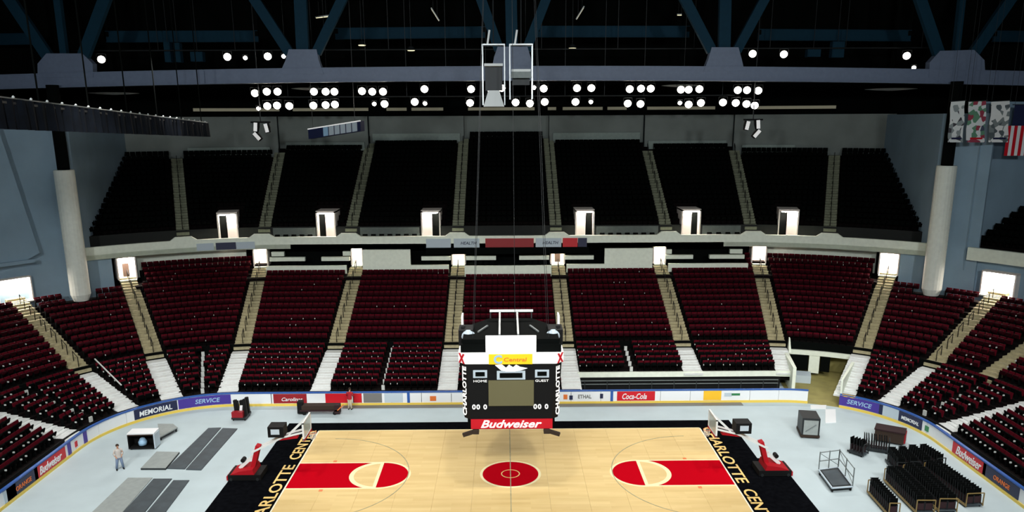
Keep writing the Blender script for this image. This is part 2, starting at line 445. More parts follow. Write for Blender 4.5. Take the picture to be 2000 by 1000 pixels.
# upper tier
UP_AISLES = [-29.6, -24.1, -16.1, -5.1, 5.0, 16.4, 24.2, 29.6]
UPROWS = [(20.2+0.8*i, 12.0+0.468*i) for i in range(20)]
PORTALS = [(-26.6, 1), (-18.7, 1), (-7.9, -1), (8.0, -1), (19.0, -1), (26.8, 1)]
def up_tmax(u):
    a = abs(u)
    return 35.6 if a < 5 else 34.4 if a < 16 else 33.3 if a < 24.1 else 32.4
def u_end(t): return 35.75-(t-20.2)*0.29
mb = MB()
brk = sorted(set([-5.05, 5.05, -16.2, 16.2, -24.15, 24.15]+[v for p, s in PORTALS for v in (p-0.98/mpu(p, 20.5), p+0.98/mpu(p, 20.5))]))
seg = [-99]+brk+[99]
for a, b in zip(seg, seg[1:]):
    midu = (max(a, -31)+min(b, 31))/2
    isp = any(abs(midu-p) < 0.3 for p, s in PORTALS)
    for k, (t, z) in enumerate(UPROWS):
        if t+0.3 > up_tmax(midu): break
        if isp and t < 22.7: continue
        ue = u_end(t); sweep(mb, max(a, -ue), min(b, ue), rect(t, min(t+0.82, up_tmax(midu)), z-0.9, z))
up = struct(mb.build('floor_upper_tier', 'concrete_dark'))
sweep(MB(), -36.05, 36.05, rect(18.3, 20.2, 10.0, 10.45)).build('walkway_slab', 'fascia', up)
wl = MB(); cuts = [-36.0]+[v for p, s in PORTALS for v in (p-0.98/mpu(p, 20.2), p+0.98/mpu(p, 20.2))]+[36.0]
for a, b in zip(cuts[::2], cuts[1::2]): sweep(wl, a, b, rect(20.1, 20.3, 10.4, 12.0))
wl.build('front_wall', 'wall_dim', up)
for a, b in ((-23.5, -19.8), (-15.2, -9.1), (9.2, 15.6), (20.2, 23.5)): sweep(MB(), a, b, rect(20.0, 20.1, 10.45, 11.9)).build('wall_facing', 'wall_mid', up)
step_up = MB().box(-0.6, 0.6, -0.025, 0.8, -0.5, 0.03).box(-0.6, 0.6, -0.34, 0.02, -0.5, -0.2).mesh('step', 'aisle_upper')
for u in UP_AISLES:
    flight(u, UPROWS, step_up, up, 0, up_tmax(abs(u)-0.3)-0.1, True)
# upper fascia
fa = struct(sweep(MB(), -36.05, 36.05, rect(18.3, 18.62, 10.0, 11.2)).build('trim_upper_fascia', 'fascia'))
for u in UP_AISLES:
    k = 1.25/mpu(u, 18.3); MB().hexa([P(u-k, 18.3, 11.2), P(u+k, 18.3, 11.2), P(u+k, 18.6, 11.2), P(u-k, 18.6, 11.2), P(u-k*.6, 18.3, 11.55), P(u+k*.6, 18.3, 11.55), P(u+k*.6, 18.6, 11.55), P(u-k*.6, 18.6, 11.55)]).build('raised_coping', 'fascia', fa)
for uc, wd, mt, txt, tm in ((-7.0, 2.5, 'ad_pale', None, None), (-4.15, 2.6, 'ad_pale', 'fas1', 'ad_navy'), (0.2, 4.9, 'ad_maroon', None, None), (4.15, 2.6, 'ad_pale', 'fas1', 'ad_navy'), (6.35, 1.5, 'ad_red', None, None), (7.6, 0.9, 'ad_navy', None, None)):
    bent_panel('sign_panel', uc, wd, 10.05, 10.95, 18.3, 0.1, mt, fa)
    if txt: bent_text(txt, 'lettering', uc+0.2, 18.19, 10.5, tm, fa)
sweep(MB(), -8.3, 8.3, rect(18.22, 18.3, 9.35, 10.02)).build('lower_screen', 'flat_black', fa)
for uc, wd, mt in ((-28.15, 1.6, 'ad_pale'), (-26.7, 1.9, 'ad_navy'), (-25.3, 1.8, 'ad_pale')):
    bent_panel('sign_panel', uc, wd, 10.1, 10.8, 18.3, 0.08, mt, fa)
# portals of the upper tier
for n, (u, side) in enumerate(PORTALS):
    d = thing('door_%d' % (n+1), None, None, P(u, 20.1, 10.45), ang(u)); struct(d)
    MB().box(-1.0, -0.86, 0, 2.4, 0, 3.1).build('side_wall', 'tile_white', d); MB().box(0.86, 1.0, 0, 2.4, 0, 3.1).build('side_wall', 'tile_white', d)
    MB().box(-1.0, 1.0, 0, 2.5, 2.95, 3.15).build('lintel', 'tile_white', d)
    MB().box(-0.86, 0.86, 2.3, 2.4, 0, 2.95).build('back_wall', 'flat_black', d)
    x0, x1 = (-0.1, 0.86) if side > 0 else (-0.86, 0.1)
    MB().box(x0, x1, 0.35, 0.5, 0.35, 2.95).build('screen_wall', 'tile_white', d)
    a0, a1 = (-0.86, -0.1) if side > 0 else (0.1, 0.86)
    MB().box(a0, a1, 0.9, 1.0, 0.3, 2.75).build('leaf', 'flat_black', d)
    MB().box(-0.7, 0.7, 0.06, 0.2, 2.86, 2.95).build('lamp', 'door_lamp', d)
# doorways at the top of the lower aisles
for n, (u, wd, leaf) in enumerate(((-40.7, 2.6, 0), (-33.5, 1.5, 1), (-24.5, 1.25, 0), (-15.6, 1.05, 0), (-5.1, 1.25, 0), (5.2, 1.3, 1), (15.8, 1.15, 0), (24.9, 1.3, 0), (33.7, 1.6, 0), (40.8, 2.6, 0))):
    far = abs(u) > 33; t0 = 18.9 if far else 19.75; zf = 8.0 if abs(u) < 33 else 7.7; H = 2.1
    if abs(u) > 38: t0, zf, H = 18.0, 7.2, 2.0
    d = struct(thing('door_%d' % (n+11), None, None, P(u, t0, zf), ang(u))); h = wd/2
    MB().box(-h-0.12, -h, 0, 1.7, 0, H+0.1).build('side_wall', 'tile_white', d); MB().box(h, h+0.12, 0, 1.7, 0, H+0.1).build('side_wall', 'tile_white', d)
    MB().box(-h-0.12, h+0.12, 0, 1.7, H, H+0.12).build('lintel', 'tile_white', d)
    MB().box(-h, h, 1.6, 1.7, 0, H).build('back_wall', 'tile_white', d)
    MB().box(-h, h, -0.4, 1.6, -0.1, 0.0).build('sill', 'fascia', d)
    MB().box(-h*0.8, h*0.8, 0.25, 0.5, H-0.1, H).build('lamp', 'door_lamp', d)
    if leaf: MB().box(-0.2, 0.35, 1.4, 1.5, 0, 1.35).build('leaf', 'hair', d)
# walls: behind the upper tier, the deck ends, the corners
bk = MB(); pil = []
for a, b in ((-32.5, -24.15), (-24.15, -16.2), (-16.2, -5.05), (-5.05, 5.05), (5.05, 16.2), (16.2, 24.15), (24.15, 32.5)):
    t = up_tmax((a+b)/2)-0.05; sweep(bk, a, b, rect(t, t+0.3, 17.5, 23.1))
wb = struct(bk.build('wall_back', 'wall_back'))
for a, b in ((-23.8, -16.6), (-15.8, -5.5), (5.5, 15.8), (16.6, 23.8), (-29.0, -24.6), (24.6, 27.5)):
    t = up_tmax((a+b)/2); z = UPROWS[max(i for i, (tt, zz) in enumerate(UPROWS) if tt < t-0.3)][1]
    sweep(MB(), a, b, rect(t-0.35, t, z+0.2, z+1.15)).build('lower_band', 'band', wb)
wu = struct(sweep(MB(), -60, 60, rect(37.5, 37.8, 23.0, 36.2), step=3).build('wall_back_upper', 'flat_black'))
for a, b in ((-28.6, -24.3), (-23.6, -16.6), (-14.4, -12.0), (-11.4, -7.6), (-4.6, 3.4), (5.0, 6.0), (6.8, 11.6), (12.2, 14.5), (17, 23.4), (25.5, 29.5)):
    sweep(MB(), a, b, rect(36.6, 36.8, 23.75, 24.1)).build('light_ledge', 'beige_strip', wu)
for s, nm in ((-1, 'left'), (1, 'right')):
    F, B = P(s*36.1, 18.6, 0), P(s*31.9, 33.2, 0)
    out = Vector((s*0.3, -0.1, 0))
    we = MB().hexa([F+Vector((0, 0, 9)), B+Vector((0, 0, 9)), B+out+Vector((0, 0, 9)), F+out+Vector((0, 0, 9)), F+Vector((0, 0, 23.0)), B+Vector((0, 0, 23.0)), B+out+Vector((0, 0, 23.0)), F+out+Vector((0, 0, 23.0))])
    struct(we.build('wall_deck_end_'+nm, 'wall_grey'))
    lo, hi = (34.5, 60) if s > 0 else (-60, -34.5)
    wc = MB()
    if s > 0:
        sweep(wc, 36.05, 39.2, rect(18.6, 18.9, 6.2, 23.0)); sweep(wc, 34.4, 60, rect(18.9, 19.2, 6.2, 10.6))
        sweep(wc, 39.0, 62, rect(27.5, 27.8, 6, 25))
    else:
        sweep(wc, -60, -36.05, rect(18.6, 18.9, 6.2, 23.0)); sweep(wc, -60, -34.4, rect(18.9, 19.2, 6.2, 10.6))
    struct(wc.build('wall_corner_'+nm, 'wall_grey'))
# big light panel of the end stand (left) with a slanted free edge
def panel_left():
    mb = MB(); us = [-39.0-0.9*i for i in range(16)]
    prof = lambda u, k: (18.0, 10.8) if k == 0 else (18.0, 22.8)
    vs = []; n = len(us)
    for i, u in enumerate(us):
        ub = u; ut = u-1.4*(1-i/(n-1))
        zb = 10.8+max(0, 0.5-0.5*i)
        for uu, t, z in ((ub, 17.6, zb), (ub, 18.2, zb), (ut, 18.2, 22.6), (ut, 17.6, 22.6)): vs.append(P(uu, t, z))
    fs = []
    for i in range(n-1):
        for j in range(4): fs.append((4*i+j, 4*i+(j+1) % 4, 4*i+4+(j+1) % 4, 4*i+4+j))
    fs += [(3, 2, 1, 0), (4*n-4, 4*n-3, 4*n-2, 4*n-1)]
    o = struct(mb.add(vs, fs).build('wall_end_panel', 'wall_grey')); fixn(o.data)
    sweep(MB(), -44.2, -41.9, rect(17.5, 17.65, 12.35, 12.6)).build('slot', 'dark_metal', o)
    sweep(MB(), -53, -39.4, rect(17.35, 17.62, 10.55, 10.85)).build('bottom_rib', 'wall_grey', o)
panel_left()
# end upper deck on the right
mb = MB(); EROWS = [(18.9+0.8*i, 11.4+0.5*i) for i in range(11)]
for k, (t, z) in enumerate(EROWS): sweep(mb, 38.6+0.22*k, 64, rect(t, t+0.82, z-0.9, z))
eu = struct(mb.build('floor_end_tier', 'concrete_dark'))
F, B = P(38.5, 18.5), P(40.9, 27.6); up9, up23, out = Vector((0, 0, 9)), Vector((0, 0, 24)), Vector((-0.05, 0.3, 0))
struct(MB().hexa([F+up9, B+up9, B+out+up9, F+out+up9, F+up23, B+up23, B+out+up23, F+out+up23]).build('wall_end_tier_side', 'wall_grey'))
ef = struct(sweep(MB(), 38.7, 64, rect(17.9, 18.3, 10.1, 11.25)).build('trim_end_fascia', 'fascia'))
sweep(MB(), 38.7, 64, rect(18.3, 19.0, 10.1, 10.5)).build('soffit', 'fascia', ef)
# columns
for s in (-1, 1):
    b = P(s*37.0, 16.6, 6.7)
    c = thing('column', 'round white column carrying a black steel post %s' % ('beside the grey end panel' if s < 0 else 'under the hanging banners'), 'column', b)
    MB().lathe([(0.62, 0), (0.84, 0.6), (0.84, 11.7), (0.80, 11.8)], n=20).build('shaft', 'column_paint', c, smooth=False)
    MB().lathe([(0.5, 11.8), (0.5, 19.0)], n=12).build('post', 'flat_black', c)

# ------------------------------------------------------------------ rink floor, boards, court
struct(MB().box(-62, 62, -60, 62, -0.3, 0).build('floor', 'deck'))
ce = struct(MB().box(-75, 75, -60, 75, 36.2, 36.6).build('ceiling', 'flat_black'))
bo = thing('rink_boards', 'white hockey rink boards with yellow kick plate, blue rail and advertising', 'rink boards')
GAP0, GAP1 = 27.6, 33.2
for a0, b0 in ((-66, GAP0), (GAP1, 66)):
    sweep(MB(), a0, b0, rect(-0.04, 0.12, 0.0, 0.2)).build('kick_plate', 'kick_yellow', bo)
    sweep(MB(), a0, b0, rect(-0.05, 0.16, 1.07, 1.16)).build('cap_rail', 'cap_blue', bo)
    u = a0
    while u < b0-0.3:
        d = 2.44/mpu(u+0.8, 0); v = min(u+d, b0)
        g = 0.02/mpu(u+0.8, 0); sweep(MB(), u+g, v-g, rect(0.0, 0.1, 0.2, 1.07)).build('board_panel', 'board_white', bo); u = v
def ad(uc, wd, m_, label, z0=0.24, z1=1.03):
    return bent_panel('advert', uc, wd, z0, z1, 0.0, 0.03, m_, bo, label)
def uof(px, py=785):
    p = G(px, py, 0.6); a = abs(p.x); s = 1 if p.x > 0 else -1
    if a <= XC: return p.x
    if p.y >= YC: return s*(XC+20*math.atan2(a-XC, p.y-YC))
    return s*(US+(YC-p.y))
a = ad(uof(566, 780), 2.7, 'ad_maroon', 'red advert with white script'); bent_text('small_red', 'lettering', uof(570, 780), -0.035, 0.58, 'board_white', a)
ad(uof(660, 780), 2.1, 'ad_red', 'red advert'); ad(uof(684, 780), 0.5, 'board_white', None)
ad(uof(697, 780), 0.7, 'ad_red', 'small red advert'); ad(uof(727, 780), 1.5, 'ad_grey', 'grey advert')
a = ad(uof(768, 780), 1.5, 'ad_pale', 'pale grey advert')
ad(uof(845, 780), 0.5, 'ad_orange', 'small orange advert', 0.35, 0.75)
for px in (797, 1197): ad(uof(px, 780), 0.22, 'cap_blue', 'blue post', 0.02, 1.12)
ad(uof(1105, 778), 0.32, 'ad_orange', 'orange emblem', 0.4, 0.8); ad(uof(1116, 778), 0.28, 'ad_navy', 'navy emblem', 0.36, 0.72)
bent_text('nbc', 'lettering', uof(1143, 778), -0.01, 0.62, 'ad_grey', bo); ad(uof(1176, 778), 0.25, 'ad_navy', 'navy emblem', 0.45, 0.85)
a = ad(uof(1243, 776), 3.1, 'ad_red', 'red soft drink advert'); bent_text('coke', 'lettering', uof(1240, 776), -0.035, 0.62, 'board_white', a)
ad(uof(1392, 774), 1.45, 'ad_yellow', 'yellow advert'); ad(uof(1422, 773), 0.6, 'ad_pale', 'pale advert', 0.55, 0.85); ad(uof(1437, 773), 0.7, 'ad_green', 'green lettering panel', 0.62, 0.8)
a = ad(uof(400, 787), 4.0, 'ad_blue', 'purple blue advert'); bent_text('purple', 'lettering', uof(405, 787), -0.035, 0.65, 'ad_lightblue', a)
a = ad(uof(311, 806), 3.3, 'ad_navy', 'black advert with white letters'); bent_text('black_ad', 'lettering', uof(311, 806), -0.035, 0.6, 'board_white', a, 1.25)
ad(uof(183, 855), 0.4, 'ad_blue', 'blue post', 0.02, 1.12); ad(uof(140, 877), 0.4, 'ad_blue', 'blue post', 0.02, 1.12); ad(uof(163, 867), 0.3, 'ad_red', 'small red mark', 0.4, 0.8)
a = ad(uof(100, 905), 3.6, 'ad_red', 'red beer advert with white script'); bent_text('bud_board', 'lettering', uof(100, 905), -0.035, 0.62, 'board_white', a)
a = ad(uof(38, 946), 3.2, 'ad_navy', 'dark blue advert with orange letters'); bent_text('orange', 'lettering', uof(40, 945), -0.035, 0.6, 'ad_orange', a)
ad(uof(8, 965), 1.2, 'ad_pale', 'pale advert')
a = ad(uof(1678, 792), 3.2, 'ad_blue', 'blue violet advert'); bent_text('purple', 'lettering', uof(1676, 792), -0.035, 0.65, 'ad_lightblue', a)
ad(uof(1662, 779), 1.0, 'ad_yellow', 'yellow advert', 1.0, 1.2)
ad(uof(1738, 806), 1.6, 'ad_pale', 'pale advert'); ad(uof(1722, 800), 0.5, 'ad_navy', 'navy advert'); ad(uof(1776, 822), 2.2, 'ad_navy', 'dark advert with pale letters'); bent_text('black_ad', 'lettering', uof(1776, 822), -0.04, 0.6, 'board_white', bo, 0.8)
ad(uof(1800, 838), 0.4, 'ad_green', 'green mark', 0.4, 0.8)
a = ad(uof(1893, 895), 3.8, 'ad_red', 'red beer advert with white script'); bent_text('bud_board', 'lettering', uof(1893, 895), -0.035, 0.62, 'board_white', a, 1.1)
a = ad(uof(1962, 940), 3.6, 'ad_navy', 'dark advert with orange letters'); bent_text('orange', 'lettering', uof(1965, 942), -0.035, 0.6, 'ad_orange', a)
tag(sweep(MB(), -13.5, 19.0, rect(-0.7, -0.06, 0, 0.03)).build('floor_strip', 'ad_grey'), 'grey brown strip along the far boards', 'mat')  # thin strip, darker than the floor, along the far boards

ct = thing('basketball_court', 'portable hardwood basketball court with red keys and black lettered apron', 'basketball court')
L, Wc = 14.325, 7.62
# hardwood sheets
for i in range(12):
    for j in range(7):
        x0, x1 = -L+2*L*i/12, -L+2*L*(i+1)/12; y0, y1 = -Wc-0.3+(2*Wc+0.3)*j/7, -Wc-0.3+(2*Wc+0.3)*(j+1)/7
        MB().box(x0+0.004, x1-0.004, y0+0.004, y1-0.004, 0, 0.05).build('floor_sheet', 'hardwood', ct)
for s in (-1, 1):
    for j in range(8):
        y0 = -9.5+18.6*j/8; xs = sorted((s*L, s*(18.2 if j < 5 else 16.9))); MB().box(xs[0], xs[1], y0+0.004, y0+18.6/8-0.004, 0, 0.05).build('apron_sheet', 'apron', ct)
for i in range(12):
    x0 = -L+2*L*i/12; MB().box(x0, x0+2*L/12-0.008, Wc, 9.1, 0, 0.05).build('apron_sheet', 'apron', ct)
Z0, Z1 = 0.05, 0.056
def line(*b, name='line', m_='line_white', z1=Z1): return MB().box(*b, Z0, z1).build(name, m_, ct)
for s in (-1, 1):
    x = s*L; line(min(x, x-s*0.09), max(x, x-s*0.09), -Wc, Wc)
line(-L, L, Wc-0.1, Wc, m_='cream')
line(-0.03, 0.03, -Wc, Wc, m_='concrete_aisle', z1=0.062)
for s in (-1, 1):
    c = s*(L-5.79)
    # key: red lane, circle halves
    def key(poly, name, m_, z1=Z1):
        return MB().prism([(s*px if s > 0 else -px, py) for px, py in poly][::1 if s > 0 else -1], Z0, z1).build(name, m_, ct)
    e = abs(c); n = 28
    lane = [(e, -1.83), (L-0.1, -1.83), (L-0.1, 1.83), (e, 1.83)]
    key(lane, 'key_paint', 'paint_red')
    half = [(e-1.83*math.sin(math.pi*k/n), 1.83*math.cos(math.pi*k/n)) for k in range(n+1)]
    key(half, 'circle_paint', 'paint_red')
    inner = [(e+1.83*math.sin(math.pi*k/n), -1.83*math.cos(math.pi*k/n)) for k in range(n+1)]
    key(inner, 'circle_clear', 'hardwood', 0.059)
    a0 = -math.pi/2 if s < 0 else math.pi/2
    MB().ring(1.83, 2.0, Z0, 0.058, (c, 0), 0, 2*math.pi).build('circle_line', 'cream', ct)
    MB().ring(1.70, 1.83, Z0, 0.062, (c, 0), -math.pi/2 if s > 0 else math.pi/2, (math.pi/2 if s > 0 else 3*math.pi/2), 24).build('circle_line', 'cream', ct)
    line(min(c, c+s*0.22), max(c, c+s*0.22), -1.95, 1.95, m_='cream', z1=0.064)
    for y in (-1.83, 1.83):
        sy = 1 if y > 0 else -1
        xa, xb = sorted((s*(L-0.1), c)); line(xa, xb, min(y, y+sy*0.14), max(y, y+sy*0.14), m_='cream', z1=0.06)
        xk = s*(L-2.4); line(xk-0.12, xk+0.12, min(y+sy*0.18, y+sy*0.45), max(y+sy*0.18, y+sy*0.45), m_='ad_orange')
    bx = s*(L-1.6)
    MB().ring(6.0, 6.06, Z0, 0.06, (bx, 0), math.pi/2 if s > 0 else -math.pi/2, 3*math.pi/2 if s > 0 else math.pi/2, 60).build('three_point_line', 'concrete_aisle', ct)
    for kk, dd in (('court_a', -3.0), ('court_b', 5.05)):
        me = TXT[kk].copy(); me.materials.append(M('gold')); o = link('lettering', me, ct); o.location = (s*(L+0.52), -s*dd, 0.052)
        o.rotation_euler = (0, 0, math.pi/2 if s < 0 else -math.pi/2)
MB().lathe([(1.83, Z0), (1.83, 0.058)], n=56).build('centre_paint', 'paint_red', ct)
MB().ring(1.83, 2.0, Z0, 0.06, n=56).build('circle_line', 'cream', ct)
MB().ring(0.55, 0.62, Z0, 0.064, n=40).build('circle_line', 'gold', ct)

# ------------------------------------------------------------------ basketball goals
def goal(s):
    g = thing('basketball_goal', 'portable basketball goal with red padded base on the apron %s' % ('beside the dark floor panels' if s < 0 else 'beside the wheeled wire cart'), 'basketball goal', (0, 0, 0.066), 0, 'basketball goals')
    def X(v): return s*v
    def bx(name, x0, x1, y0, y1, z0, z1, m_, parent=g): 
        a, b = sorted((X(x0), X(x1))); return MB().box(a, b, y0, y1, z0, z1).build(name, m_, parent)
    base = bx('base', 16.1, 18.2, -0.75, 0.75, 0.02, 0.4, 'black')
    for dx in (16.3, 18.0):
        for y in (-0.7, 0.7): MB().lathe([(0.1, -0.03), (0.1, 0.03)], (X(dx), y*1.08, 0.101), 'Y', 10).build('wheel', 'dark_metal', base)
    pts = [(18.3, 0.02), (18.3, 0.3), (17.5, 0.62), (16.6, 0.75), (16.4, 0.02)]
    vs = [(X(x), y, z) for y in (-0.72, 0.72) for x, z in pts]; n = len(pts)
    o = MB().add(vs, [tuple(range(n)), tuple(range(2*n-1, n-1, -1))]+[(i, (i+1) % n, n+(i+1) % n, n+i) for i in range(n)]).build('base_pad', 'pad_red', g); fixn(o.data)
    MB().bar((X(16.75), 0, 0.6), (X(16.3), 0, 2.15), 0.5, 0.28).build('mast_pad', 'pad_red', g)
    MB().bar((X(17.6), 0, 0.6), (X(16.75), 0, 1.35), 0.35, 0.2).build('counterweight', 'fixture_white', g)
    MB().lathe([(0.14, -0.2), (0.14, 0.2)], (X(17.35), 0, 1.15), 'Y', 12).build('spring', 'black', g)
    for y in (-0.25, 0.25):
        MB().bar((X(16.7), y, 1.75), (X(14.5), y, 2.85), 0.1, 0.12).build('lower_arm', 'fixture_white', g)
        MB().bar((X(14.7), y, 2.75), (X(13.2), y*1.3, 3.15), 0.1, 0.1).build('upper_arm', 'fixture_white', g)
        MB().bar((X(14.3), y, 2.85), (X(13.15), y*1.6, 3.95), 0.08, 0.08).build('brace', 'fixture_white', g)
    MB().bar((X(14.9), 0, 2.6), (X(13.7), 0, 2.75), 0.4, 0.14).build('arm_pad', 'pad_red', g)
    bx('shot_clock', 14.5, 15.5, -0.45, 0.45, 2.85, 3.55, 'black')
    bx('clock_face', 14.75, 15.3, -0.47, -0.45, 3.05, 3.4, 'ad_pale')
    bb = bx('backboard', 13.08, 13.13, -0.9, 0.9, 2.9, 3.97, 'glass')
    fr = MB()
    for y in (-0.9, 0.9): fr.box(min(X(13.05), X(13.16)), max(X(13.05), X(13.16)), y-0.05, y+0.05, 2.85, 4.0)
    for z in (2.88, 3.97): fr.box(min(X(13.05), X(13.16)), max(X(13.05), X(13.16)), -0.95, 0.95, z-0.05, z+0.05)
    fr.build('backboard_frame', 'fixture_white', bb)
    MB().box(min(X(13.03), X(13.18)), max(X(13.03), X(13.18)), -0.92, 0.92, 2.78, 2.9).build('edge_pad', 'pad_red', bb)
    MB().ring(0.22, 0.245, 2.98, 3.0, (X(12.75), 0), n=24).build('rim', 'ad_orange', g)
    nt = MB()
    for k in range(12):
        a = 2*math.pi*k/12
        for d in (-1, 1):
            a2 = a+d*0.5; nt.tube([(X(12.75)+0.23*math.cos(a), 0.23*math.sin(a), 2.98), (X(12.75)+0.14*math.cos(a2), 0.14*math.sin(a2), 2.55)], 0.008, 4)
    nt.build('net', 'net', g)
goal(-1); goal(1)

# ------------------------------------------------------------------ centre-hung scoreboard
def scoreboard():
    sb = thing('scoreboard', 'centre-hung black scoreboard with video screen and red beer sign', 'scoreboard', (0.05, 0, 0))
    Yf = -2.8
    def octo(w, d, c): return [(-w+c, -d), (w-c, -d), (w, -d+c), (w, d-c), (w-c, d), (-w+c, d), (-w, d-c), (-w, -d+c)]
    body = MB()
    lo, hi = octo(2.85, 2.75, 0.4), octo(3.05, 2.75, 0.42)
    n = 8; vs = [(x, y, 4.95) for x, y in lo]+[(x, y, 8.5) for x, y in hi]
    body.add(vs, [tuple(range(n-1, -1, -1)), tuple(range(n, 2*n))]+[(i, (i+1) % n, n+(i+1) % n, n+i) for i in range(n)])
    body.build('cabinet', 'black', sb)
    MB().prism(octo(2.66, 2.7, 0.3), 4.3, 4.95).build('lower_housing', 'flat_black', sb)
    rp = MB().box(-2.45, 2.5, Yf, Yf+0.06, 4.36, 4.98).build('beer_sign', 'ad_red', sb); rp['label'] = 'red sign with white script'
    text_part('bud', 'lettering', 'sign_white', rp, (0.0, Yf-0.005, 4.68), FACE)
    MB().prism(octo(3.15, 2.85, 0.45), 8.5, 9.12).build('sign_ring', 'sign_white', sb)
    yp = MB().box(-1.32, 1.27, -2.92, -2.85, 8.5, 9.12).build('sign_panel', 'sign_yellow', sb); yp['label'] = 'yellow sign panel'
    text_part('c', 'lettering', 'ad_lightblue', yp, (-0.78, -2.93, 8.81), FACE)
    text_part('yellow', 'lettering', 'ad_orange', yp, (0.25, -2.93, 8.8), FACE, 0.8)
    for s in (-1, 1):
        a = s*math.pi/4
        text_part('x', 'emblem', 'ad_red', sb, (s*2.94, -2.66, 8.81), (math.pi/2, 0, a))
        text_part('side', 'side_lettering', 'sign_white', sb, (s*2.80, -2.62, 6.75), (math.pi/2, -math.pi/2 if s > 0 else -math.pi/2, a))
        fr = MB().box(s*1.85-0.42, s*1.85+0.42, -2.80, -2.76, 7.62, 8.1).build('clock_frame', 'ad_pale', sb)
        MB().box(s*1.85-0.28, s*1.85+0.28, -2.83, -2.79, 7.73, 7.99).build('clock', 'flat_black', fr)
        text_part('home' if s < 0 else 'guest', 'lettering', 'sign_white', sb, (s*1.85, -2.79, 7.42), FACE)
        for k, dx in enumerate((-0.42, -0.16, 0.26)):
            text_part('d0', 'digits', 'sign_white', sb, (s*1.85+dx*1.0+0.02, -2.79, 5.78), FACE)
        MB().box(s*2.15-0.18, s*2.15+0.18, -2.9, -2.4, 4.05, 4.32).bar((s*2.2, -2.75, 4.2), (s*2.95, -2.75, 3.95), 0.2, 0.22).build('bracket', 'hair', sb)
        MB().bar((s*2.9, -0.6, 9.15), (s*2.95, -0.4, 10.2), 0.25, 0.3).build('speaker_post', 'black', sb)
        sp = MB().box(s*2.75-0.45, s*2.75+0.45, -1.1, 0.3, 9.15, 10.1).build('loudspeaker', 'black', sb)
        MB().lathe([(0.12, 0), (0.42, 0.25), (0.45, 0.28)], (s*2.6, -1.35, 9.7), 'Y', 14).build('horn', 'ad_pale', sp)
        MB().box(s*3.05-0.05, s*3.05+0.05, 0.4, 1.4, 9.3, 10.6).build('rear_panel', 'sign_white', sb)
    MB().box(-0.85, 0.85, -2.80, -2.76, 7.5, 8.05).build('clock_frame', 'ad_pale', sb)
    MB().box(-0.68, 0.68, -2.83, -2.79, 7.62, 7.92).build('game_clock', 'flat_black', sb)
    # white winged crest over the clock
    cr = MB(); pts = [(-0.95, 8.42), (-0.55, 8.46), (-0.3, 8.25), (-0.12, 8.44), (0.12, 8.28), (0.3, 8.44), (0.55, 8.3), (0.98, 8.22), (0.6, 8.1), (0.2, 8.02), (-0.3, 8.03), (-0.6, 8.1)]
    n = len(pts); cr.add([(x, -2.85, z) for x, z in pts]+[(x, -2.78, z) for x, z in pts], [tuple(range(n)), tuple(range(2*n-1, n-1, -1))]+[(i, n+i, n+(i+1) % n, (i+1) % n) for i in range(n)])
    cr.build('crest', 'sign_white', sb)
    MB().box(-1.36, 1.36, -2.84, -2.74, 5.85, 7.45).build('video_screen', 'screen', sb)
    # open top: dark deck, beams, rail
    top = [(-3.0, -2.5), (3.0, -2.5), (3.0, 0.6), (1.45, 2.75), (-1.45, 2.75), (-3.0, 0.6)]
    MB().prism(top, 9.12, 9.6).build('top_deck', 'flat_black', sb)
    MB().prism([(x*0.96, y*0.96) for x, y in top], 9.6, 9.9).build('top_housing', 'flat_black', sb)
    MB().bar((-1.35, 2.7, 10.4), (1.5, 2.7, 10.4), 0.14, 0.14).build('top_rail', 'fixture_white', sb)
    for x in (-0.68, 0.45): MB().bar((x, 2.7, 10.35), (x, -1.6, 9.95), 0.12, 0.1).build('top_beam', 'chrome', sb)
    for x in (-1.3, 1.4): MB().bar((x, 2.65, 9.6), (x, 2.7, 10.4), 0.08).build('rail_post', 'dark_metal', sb)
    for x in (-2.0, 1.7): MB().bar((x, -0.9, 9.95), (x*0.72, 0.4, 10.0), 0.1, 0.08).build('strut', 'grey_metal', sb)
    MB().box(-1.5, 1.5, -2.8, -2.62, 9.13, 10.2).build('top_sign', 'sign_white', sb)
    for x, y in ((-2.3, 0.5), (2.3, 0.5), (0.3, 1.6), (-2.3, -2.0), (2.3, -2.0)):
        MB().tube([(x, y, 9.7), (x*0.5, y*0.6, 36.0)], 0.014, 5).build('hanging_cable', 'dark_metal', sb)
scoreboard()

# ------------------------------------------------------------------ roof steel
def camber(X): return 25.95-0.6*(X/46)**2
YT = 24.0
tr = thing('roof_truss', 'blue grey steel roof truss with bolted gusset plates spanning the hall', 'roof truss', (0, YT, 0))
xs = [-62+4*i for i in range(32)]
ch = MB()
for a, b in zip(xs, xs[1:]):
    za, zb = camber(a), camber(b)
    ch.hexa([(a, -0.3, za), (b, -0.3, zb), (b, 0.3, zb), (a, 0.3, za), (a, -0.3, za+1.2), (b, -0.3, zb+1.2), (b, 0.3, zb+1.2), (a, 0.3, za+1.2)])
    for z0 in (0.0, 1.14):
        ch.hexa([(a, -0.42, za+z0), (b, -0.42, zb+z0), (b, 0.42, zb+z0), (a, 0.42, za+z0), (a, -0.42, za+z0+0.08), (b, -0.42, zb+z0+0.08), (b, 0.42, zb+z0+0.08), (a, 0.42, za+z0+0.08)])
ch.build('bottom_chord', 'steel_blue', tr)
def AYl(px, py): p = AY(px, py, YT); return Vector((p.x, 0, p.z))
